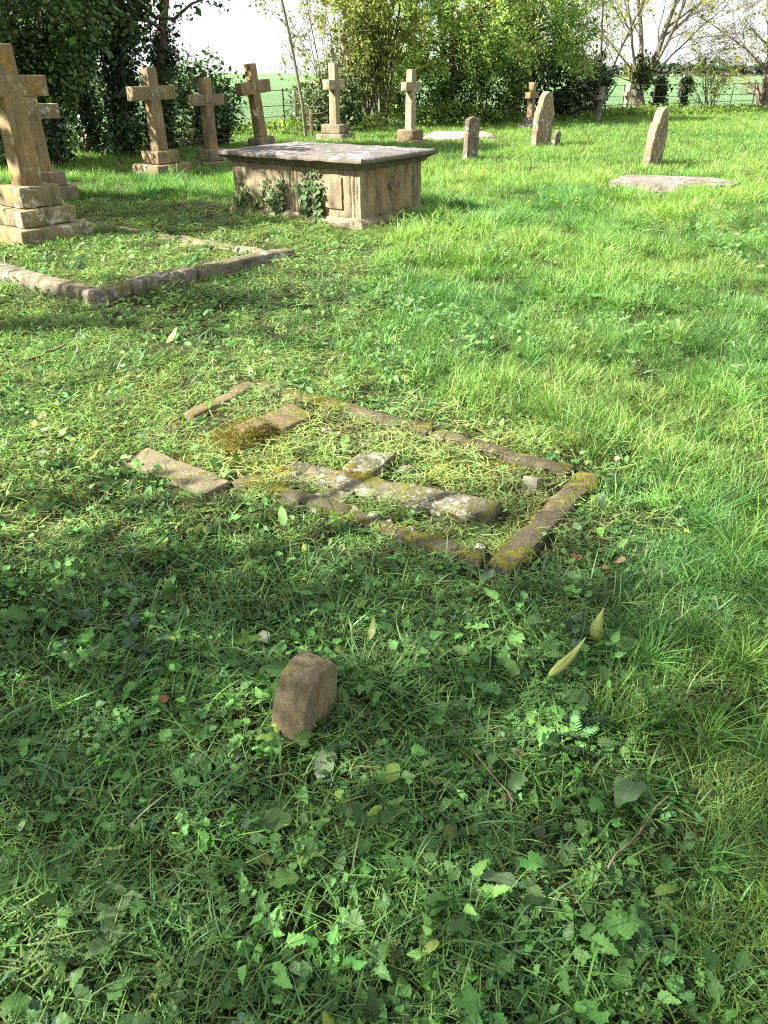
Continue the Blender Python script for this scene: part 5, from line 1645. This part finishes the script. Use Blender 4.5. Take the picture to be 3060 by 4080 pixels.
# ------------------------------------------------------------------ ivy climbing the long side of the chest tomb
def tomb_ivy(xc, w, h, n, label, seed):
    rg = np.random.default_rng(seed)
    a = math.cos(GRZ), math.sin(GRZ)
    yf = -(HW + 0.02)
    root = empty('climbing_ivy', (TOMB[0] + xc * a[0] - yf * a[1], TOMB[1] + xc * a[1] + yf * a[0], 0), GRZ)
    tag(root, label, 'ivy')
    lines = []
    cs = []
    for i in range(max(2, int(w * 16))):
        x0 = rg.normal(0, w * 0.35)
        pts, rad, _ = limb(rg, (x0, -0.045, 0.0), (rg.normal(0, 0.12), 0, 1), h * rg.uniform(0.45, 1.0), 0.006, 0.002, 8, 0.17)
        pts[:, 1] = -0.045 + 0.04 * np.clip(pts[:, 2] / 0.13, 0, 1)
        lines.append((pts, rad)); cs.append(along(rg, pts, int(n / max(2, int(w * 16)))))
    wood('vine', lines, M['bark'], root, 4)
    c = np.concatenate(cs)
    parts_ = []
    cols = []
    for p in c:
        s = rg.uniform(0.016, 0.034) * (1.15 if p[2] < h * 0.5 else 0.8)
        lf = polar_leaf(s, 'ivy', rg.uniform(0, 0.8), 0.1, rg)
        A = np.array((Matrix.Rotation(rg.uniform(-0.8, 0.8), 3, 'Y') @ Euler((R(90) + rg.normal(0, 0.45), 0, 0)).to_matrix() @ Matrix.Rotation(R(-90) + rg.normal(0, 0.7), 3, 'Z')))
        V = lf[0] @ A.T + p + np.array((rg.normal(0, 0.03), -abs(rg.normal(0.02, 0.015)), rg.normal(0, 0.03)))
        parts_.append((V,) + tuple(lf[1:]))
        k = rg.uniform(0, 1)
        col = np.array(IVY) * 1.5 * (1 - k) + np.array((0.13, 0.18, 0.06)) * k
        cols.append(np.tile(col, (len(V), 1)))
    V, Fl, bc, uv = join(parts_)
    link('leaves', np_mesh('ivy_leaves', V, Fl, True, {'bc': bc, 'tint': np.concatenate(cols)}, uv), M['leaf_plant'], root)
tomb_ivy(-0.90, 0.18, 0.40, 90, 'ivy sprig at the far left corner of the chest tomb', 301)
tomb_ivy(-0.64, 0.14, 0.54, 80, 'thin ivy strand second from the left on the chest tomb side', 302)
tomb_ivy(-0.32, 0.17, 0.46, 110, 'ivy strand left of the middle pilaster on the chest tomb', 303)
tomb_ivy(0.36, 0.44, 0.70, 620, 'widest dense ivy clump on the right panel of the chest tomb', 304)

# ------------------------------------------------------------------ foreground plants
def spathe(loc, rz, tilt, H_, wd, label, seed, mat):
    """arum: a pale hooded spathe rolled round itself, with its stalk"""
    root = empty('arum_flower', (loc[0], loc[1], g1(*loc)), rz, 0, tilt)
    tag(root, label, 'flower', 'arum flowers')
    n, m = 22, 16
    V = []
    for i in range(n + 1):
        t = i / n
        r = wd * (0.35 + 0.65 * math.sin(math.pi * min(1, t * 1.25 + 0.12)) ** 0.9) if t < 0.62 else wd * (0.35 + 0.65 * math.sin(math.pi * (0.62 * 1.25 + 0.12)) ** 0.9) * (1 - (t - 0.62) / 0.38) ** 0.8
        r = wd * (math.sin(math.pi * (0.12 + 0.80 * t ** 0.8)) ** 0.9) * (1 - 0.75 * t ** 1.5)
        open_ = 0.25 + 0.9 * max(0, t - 0.35)
        for j in range(m + 1):
            a = -math.pi + open_ * 0.4 + (2 * math.pi + 0.5 - open_) * j / m
            rr_ = r * (1 + 0.05 * math.sin(5 * a + t * 9)) * (1.0 + 0.22 * j / m)
            V.append((rr_ * math.cos(a) + 0.012 * math.sin(t * 3), rr_ * math.sin(a), 0.045 + H_ * t))
    Q = []
    for i in range(n):
        for j in range(m):
            a = i * (m + 1) + j
            Q.append((a, a + 1, a + m + 2, a + m + 1))
    nv = len(V)
    uvv = np.array([(0.5 + 0.45 * math.sin(j * 1.3), i / n) for i in range(n + 1) for j in range(m + 1)])
    tint = np.tile((0.36, 0.43, 0.13), (nv, 1)) * np.linspace(0.85, 1.12, nv)[:, None]
    me = np_mesh('spathe', np.array(V), np.array(Q), True, {'tint': tint, 'bc': np.full(nv, 0.5)}, uvv)
    link('spathe', me, mat, root)
    V, Q_ = tubes([(np.array([(0, 0, -0.02), (0, 0, 0.03), (0, 0, 0.06)]), np.array([0.006, 0.007, 0.009]))], 6)
    link('stalk', np_mesh('stalk', V, Q_, True, {'tint': np.tile((0.16, 0.22, 0.05), (len(V), 1)), 'bc': np.full(len(V), 0.5)}), mat, root)
    return root
def mat_spathe():
    b = NB('arum_spathe')
    t = b.attr('tint').outputs['Vector']
    P = b.pos()
    c = b.mix(b.ramp(b.noise(P, 90, 3), 0.5, 0.72, 0, 0.4), t, (0.20, 0.24, 0.07))
    c = b.mix(b.ramp(b.noise(P, 220, 2), 0.68, 0.75, 0, 0.6), c, (0.14, 0.10, 0.04))
    d = b.princ(c, 0.5, b.bump(b.noise(P, 120, 2), 0.3, 0.002), 0.3)
    tr = b.node('ShaderNodeBsdfTranslucent'); b.put(tr.inputs['Color'], c)
    mx = b.node('ShaderNodeMixShader'); mx.inputs[0].default_value = 0.3
    b.t.links.new(d, mx.inputs[1]); b.t.links.new(tr.outputs[0], mx.inputs[2])
    return b.done(mx.outputs[0])
M['spathe'] = mat_spathe()
spathe((0.485, 1.80), R(20), R(42), 0.165, 0.0155, 'slender arum spathe leaning right, nearer of the two', 1, M['spathe'])
spathe((0.695, 1.98), R(200), R(-4), 0.125, 0.022, 'upright plump arum spathe, farther of the two', 2, M['spathe'])

def big_leaf(loc, z, rz, pitch, roll, L, Wd, kind, col, label, seed, curl=0.4, fold=0.25, stalk=None, cat='leaf', group=None, name='large_leaf'):
    rg = np.random.default_rng(seed)
    lf = strip_leaf(L, Wd, kind, 20, fold, curl, 0.5, rg)
    ps = [place(lf, (0, 0, 0), 0, pitch, roll)]
    if stalk: ps.append(place(stem((-stalk, 0, -0.01), (0.005, 0, 0), 0.004, 0.7, -0.006), (0, 0, 0), 0, pitch * 0.5, 0))
    V, Fl, bc, uv = join(ps)
    o = link(name, np_mesh(name, V, Fl, True, {'tint': np.tile(col, (len(V), 1)), 'bc': bc}, uv), M['leaf_plant'])
    o.location = (loc[0], loc[1], g1(*loc) + z); o.rotation_euler = (0, 0, rz)
    tag(o, label, cat, group)
    return o
DK = (0.055, 0.12, 0.028)
big_leaf((-0.175, 1.42), 0.035, R(70), 0.30, 0.3, 0.13, 0.055, 'dock', (0.20, 0.26, 0.15), 'pale wavy leaf turned underside-up just below the footstone', 401, 0.5, 0.35, 0.05)
big_leaf((-0.30, 1.50), 0.07, R(165), 0.1, 0.3, 0.065, 0.05, 'nettle', (0.13, 0.22, 0.04), 'bright green toothed leaf at the left foot of the footstone', 402, 0.6)
big_leaf((-0.24, 1.50), 0.08, R(20), 0.2, -0.4, 0.08, 0.055, 'nettle', DK, 'dark green toothed leaf right against the footstone', 403, 0.6)
big_leaf((0.005, 1.38), 0.055, R(55), 0.35, 0.1, 0.06, 0.05, 'oval', (0.15, 0.25, 0.05), 'round lime-green leaf on a stalk right below the footstone', 404, 0.3, 0.2, 0.06)
big_leaf((-0.23, 1.28), 0.05, R(185), 0.1, -0.2, 0.13, 0.06, 'dock', (0.06, 0.11, 0.03), 'large dark dock leaf lying below the footstone', 405, 0.5, 0.3)
big_leaf((-0.38, 1.78), 0.045, R(10), 0.15, 0.3, 0.16, 0.055, 'dock', (0.055, 0.13, 0.03), 'long dark green leaf lying left of the footstone', 406, 0.5, 0.3)
big_leaf((0.30, 1.085), 0.05, R(155), 0.05, 0.3, 0.10, 0.05, 'arum', (0.11, 0.17, 0.075), 'pale grey-green leaf lying in the right foreground', 407, 0.4, 0.3)
big_leaf((0.34, 1.04), 0.045, R(100), 0.2, 0.1, 0.07, 0.045, 'nettle', (0.07, 0.13, 0.04), 'toothed leaf in front of the pale grey-green leaf at right', 408, 0.4)
big_leaf((0.66, 1.40), 0.05, R(230), 0.3, 0.2, 0.12, 0.085, 'arum', (0.10, 0.17, 0.07), 'broad arrow-shaped leaf at the right edge of the foreground', 409, 0.4, 0.2, 0.06)
big_leaf((0.60, 1.68), 0.05, R(160), 0.2, 0.1, 0.10, 0.07, 'arum', (0.08, 0.15, 0.05), 'arum leaf lying between the flowers and the dry leaf', 410, 0.3, 0.2, 0.05)
big_leaf((0.74, 1.93), 0.06, R(10), 0.3, 0.2, 0.10, 0.06, 'arum', (0.075, 0.15, 0.035), 'arrow-shaped green leaf at the foot of the upright arum', 411, 0.5, 0.25, 0.05)
big_leaf((0.40, 1.78), 0.06, R(120), 0.5, 0.2, 0.09, 0.05, 'arum', (0.085, 0.16, 0.035), 'green leaf standing left of the leaning arum', 412, 0.4, 0.3, 0.05)
big_leaf((-0.145, 1.19), 0.05, R(215), 0.2, 0.3, 0.075, 0.055, 'nettle', (0.12, 0.20, 0.05), 'light green toothed leaf in the centre foreground', 413, 0.4, 0.25, 0.05)
big_leaf((-0.26, 1.10), 0.05, R(10), 0.3, -0.2, 0.07, 0.06, 'oval', DK, 'dark rounded leaf low in the left foreground', 414, 0.5, 0.3, 0.05)
big_leaf((-0.33, 1.13), 0.05, R(170), 0.2, 0.5, 0.07, 0.055, 'nettle', (0.06, 0.13, 0.03), 'dark folded leaf left of the dark rounded leaf', 415, 0.7, 0.4, 0.04)
big_leaf((-0.42, 2.02), 0.04, R(310), 0.3, 0.2, 0.07, 0.05, 'oval', (0.32, 0.35, 0.24), 'pale whitish leaf lying beyond the footstone to the left', 416, 0.3, 0.2, 0.05)
big_leaf((0.165, 0.985), 0.04, R(100), 0.3, 0.8, 0.05, 0.018, 'dock', (0.20, 0.065, 0.03), 'curled red-brown dead leaf in the bottom foreground', 417, 1.2, 0.8)
big_leaf((-0.665, 1.70), 0.04, R(40), 0.3, 0.4, 0.032, 0.028, 'oval', (0.28, 0.13, 0.06), 'small orange-brown dead leaf at the left', 418, 0.9, 0.4)
big_leaf((0.52, 1.60), 0.045, R(150), 0.2, 0.5, 0.06, 0.03, 'nettle', (0.28, 0.21, 0.13), 'withered tan leaf below the arum flowers', 419, 0.9, 0.4)
big_leaf((0.83, 2.42), 0.03, R(20), 0.1, 0.3, 0.035, 0.026, 'oval', (0.30, 0.14, 0.06), 'small rusty leaf beside the near corner of the low kerb', 420, 0.8, 0.3)

def nettle_sprig(loc, rz, tilt, H_, n, size, col, label, seed):
    rg = np.random.default_rng(seed)
    root = empty('nettle_sprig', (loc[0], loc[1], g1(*loc)), rz, 0, tilt)
    tag(root, label, 'plant')
    s = stem((0, 0, 0), (0, 0, H_), 0.005, 0.6)
    # bend sideways: stem() needs a horizontal side, so nudge
    V, Q = tubes([(np.array([(0, 0, -0.02), (0.004, 0, H_ * 0.5), (0, 0, H_)]), np.array([0.003, 0.0026, 0.0016]))], 5)
    link('stalk', np_mesh('stalk', V, Q, True, {'tint': np.tile((0.24, 0.28, 0.12), (len(V), 1)), 'bc': np.full(len(V), .5)}), M['leaf_plant'], root)
    for i in range(n):
        t = 0.35 + 0.65 * i / max(1, n - 1)
        for sgn in (0, math.pi):
            L = size * (1.1 - 0.5 * t) * rg.uniform(0.85, 1.15)
            lf = strip_leaf(L, L * 0.55, 'nettle', 18, 0.25, 0.5, 0.5, rg)
            V, Fl, bc, uv = join([place(lf, (0, 0, H_ * t), sgn + i * math.pi / 2 + rg.normal(0, 0.3), rg.uniform(0.1, 0.6), 0)])
            link('leaf', np_mesh('leaf', V, Fl, True, {'tint': np.tile(np.array(col) * rg.uniform(0.85, 1.2), (len(V), 1)), 'bc': bc}, uv), M['leaf_plant'], root)
nettle_sprig((-0.60, 0.93), R(60), R(35), 0.16, 4, 0.085, (0.13, 0.20, 0.085), 'pale grey-green nettle sprig at the bottom left corner', 431)
nettle_sprig((-0.63, 0.86), R(150), R(50), 0.12, 3, 0.07, (0.12, 0.18, 0.08), 'second pale sprig right at the bottom left edge', 432)
nettle_sprig((0.02, 1.30), R(30), R(15), 0.07, 3, 0.05, (0.09, 0.17, 0.04), 'small nettle seedling right of the footstone leaf', 433)
nettle_sprig((0.42, 1.86), R(80), R(5), 0.10, 3, 0.06, (0.10, 0.19, 0.04), 'young nettle left of the leaning arum flower', 434)
nettle_sprig((0.12, 4.3), R(80), R(5), 0.26, 4, 0.09, (0.13, 0.20, 0.05), 'tall pale nettle at the edge of the long grass', 435)
nettle_sprig((-0.45, 2.0), R(280), R(30), 0.10, 3, 0.06, (0.12, 0.21, 0.04), 'nettle shoot in the mown ground left of the arum', 436)

# sticks
def stick(p0, p1, r, label, seed, mat='post'):
    rg = np.random.default_rng(seed)
    p0 = np.array(p0, float); p1 = np.array(p1, float)
    m = (p0 + p1) / 2
    pts = np.array([p0 + (p1 - p0) * t + rg.normal(0, 0.2 * r + 0.002, 3) * (0.4 if t in (0, 1) else 1) for t in np.linspace(0, 1, 7)]) - m
    V, Q = tubes([(pts, np.linspace(r, r * 0.6, 7))], 6)
    o = link('fallen_twig', np_mesh('fallen_twig', V, Q, True), M[mat]); o.location = m
    tag(o, label, 'twig')
stick((-2.27, 4.75, 0.05), (-2.12, 4.98, 0.08), 0.014, 'short dark stick lying in the clippings at the left', 441, 'bark')
stick((-0.62, 5.3, 0.05), (-0.48, 5.55, 0.05), 0.010, 'thin dark twig lying in the mown middle ground', 442, 'bark')
stick((0.52, 1.14, 0.04), (0.72, 1.33, 0.06), 0.004, 'long bare bramble stem in the right foreground', 443)
stick((0.33, 1.33, 0.04), (0.24, 1.50, 0.05), 0.004, 'pale dead stem in the leaves right of centre', 444)

# flowers
def flower(loc, z, r, col, label, cat, group, seed, name):
    rg = np.random.default_rng(seed)
    n = 5
    V = [(0, 0, 0)]; T = []
    for i in range(n):
        a = 2 * math.pi * i / n
        b0 = len(V)
        for da, q, h in ((-0.5, 0.75, 0.25), (-0.2, 1.0, 0.4), (0.2, 1.0, 0.4), (0.5, 0.75, 0.25)):
            V.append((r * q * math.cos(a + da), r * q * math.sin(a + da), r * h))
        T += [(0, b0, b0 + 1), (0, b0 + 1, b0 + 2), (0, b0 + 2, b0 + 3)]
    V = np.array(V, float)
    root = empty(name, (loc[0], loc[1], g1(*loc)), rg.uniform(0, 6), rg.normal(0, 0.3), rg.normal(0, 0.3))
    tag(root, label, cat, group)
    V[:, 2] += z
    link('petals', np_mesh('petals', V, np.array(T), False, {'tint': np.tile(col, (len(V), 1)), 'bc': np.full(len(V), 0.5)}), M['leaf_tree'], root)
    Vs, Qs = tubes([(np.array([(0, 0, -0.01), (0, 0, z * 0.5), (0, 0, z)]), np.full(3, 0.0016))], 4)
    link('stalk', np_mesh('stalk', Vs, Qs, True, {'tint': np.tile((0.09, 0.16, 0.03), (len(Vs), 1)), 'bc': np.full(len(Vs), 0.5)}), M['leaf_tree'], root)
fg = np.random.default_rng(451)
for i in range(16):
    x, y = (fg.normal(2.4, 0.25), fg.normal(11.2, 0.35)) if i < 9 else (fg.uniform(1.2, 4.5), fg.uniform(7, 13))
    flower((x, y), 0.17, 0.018, (0.75, 0.55, 0.02), 'small yellow buttercup in the sunny long grass', 'flower', 'buttercups in the long grass', 460 + i, 'buttercup')
for i in range(9):
    x, y = fg.uniform(-1.9, 0.6), fg.uniform(4.5, 7.5)
    flower((x, y), 0.05, 0.014, (0.32, 0.26, 0.52), 'small mauve violet in the mown ground beyond the low kerb', 'flower', 'violets in the mown grass', 480 + i, 'violet')
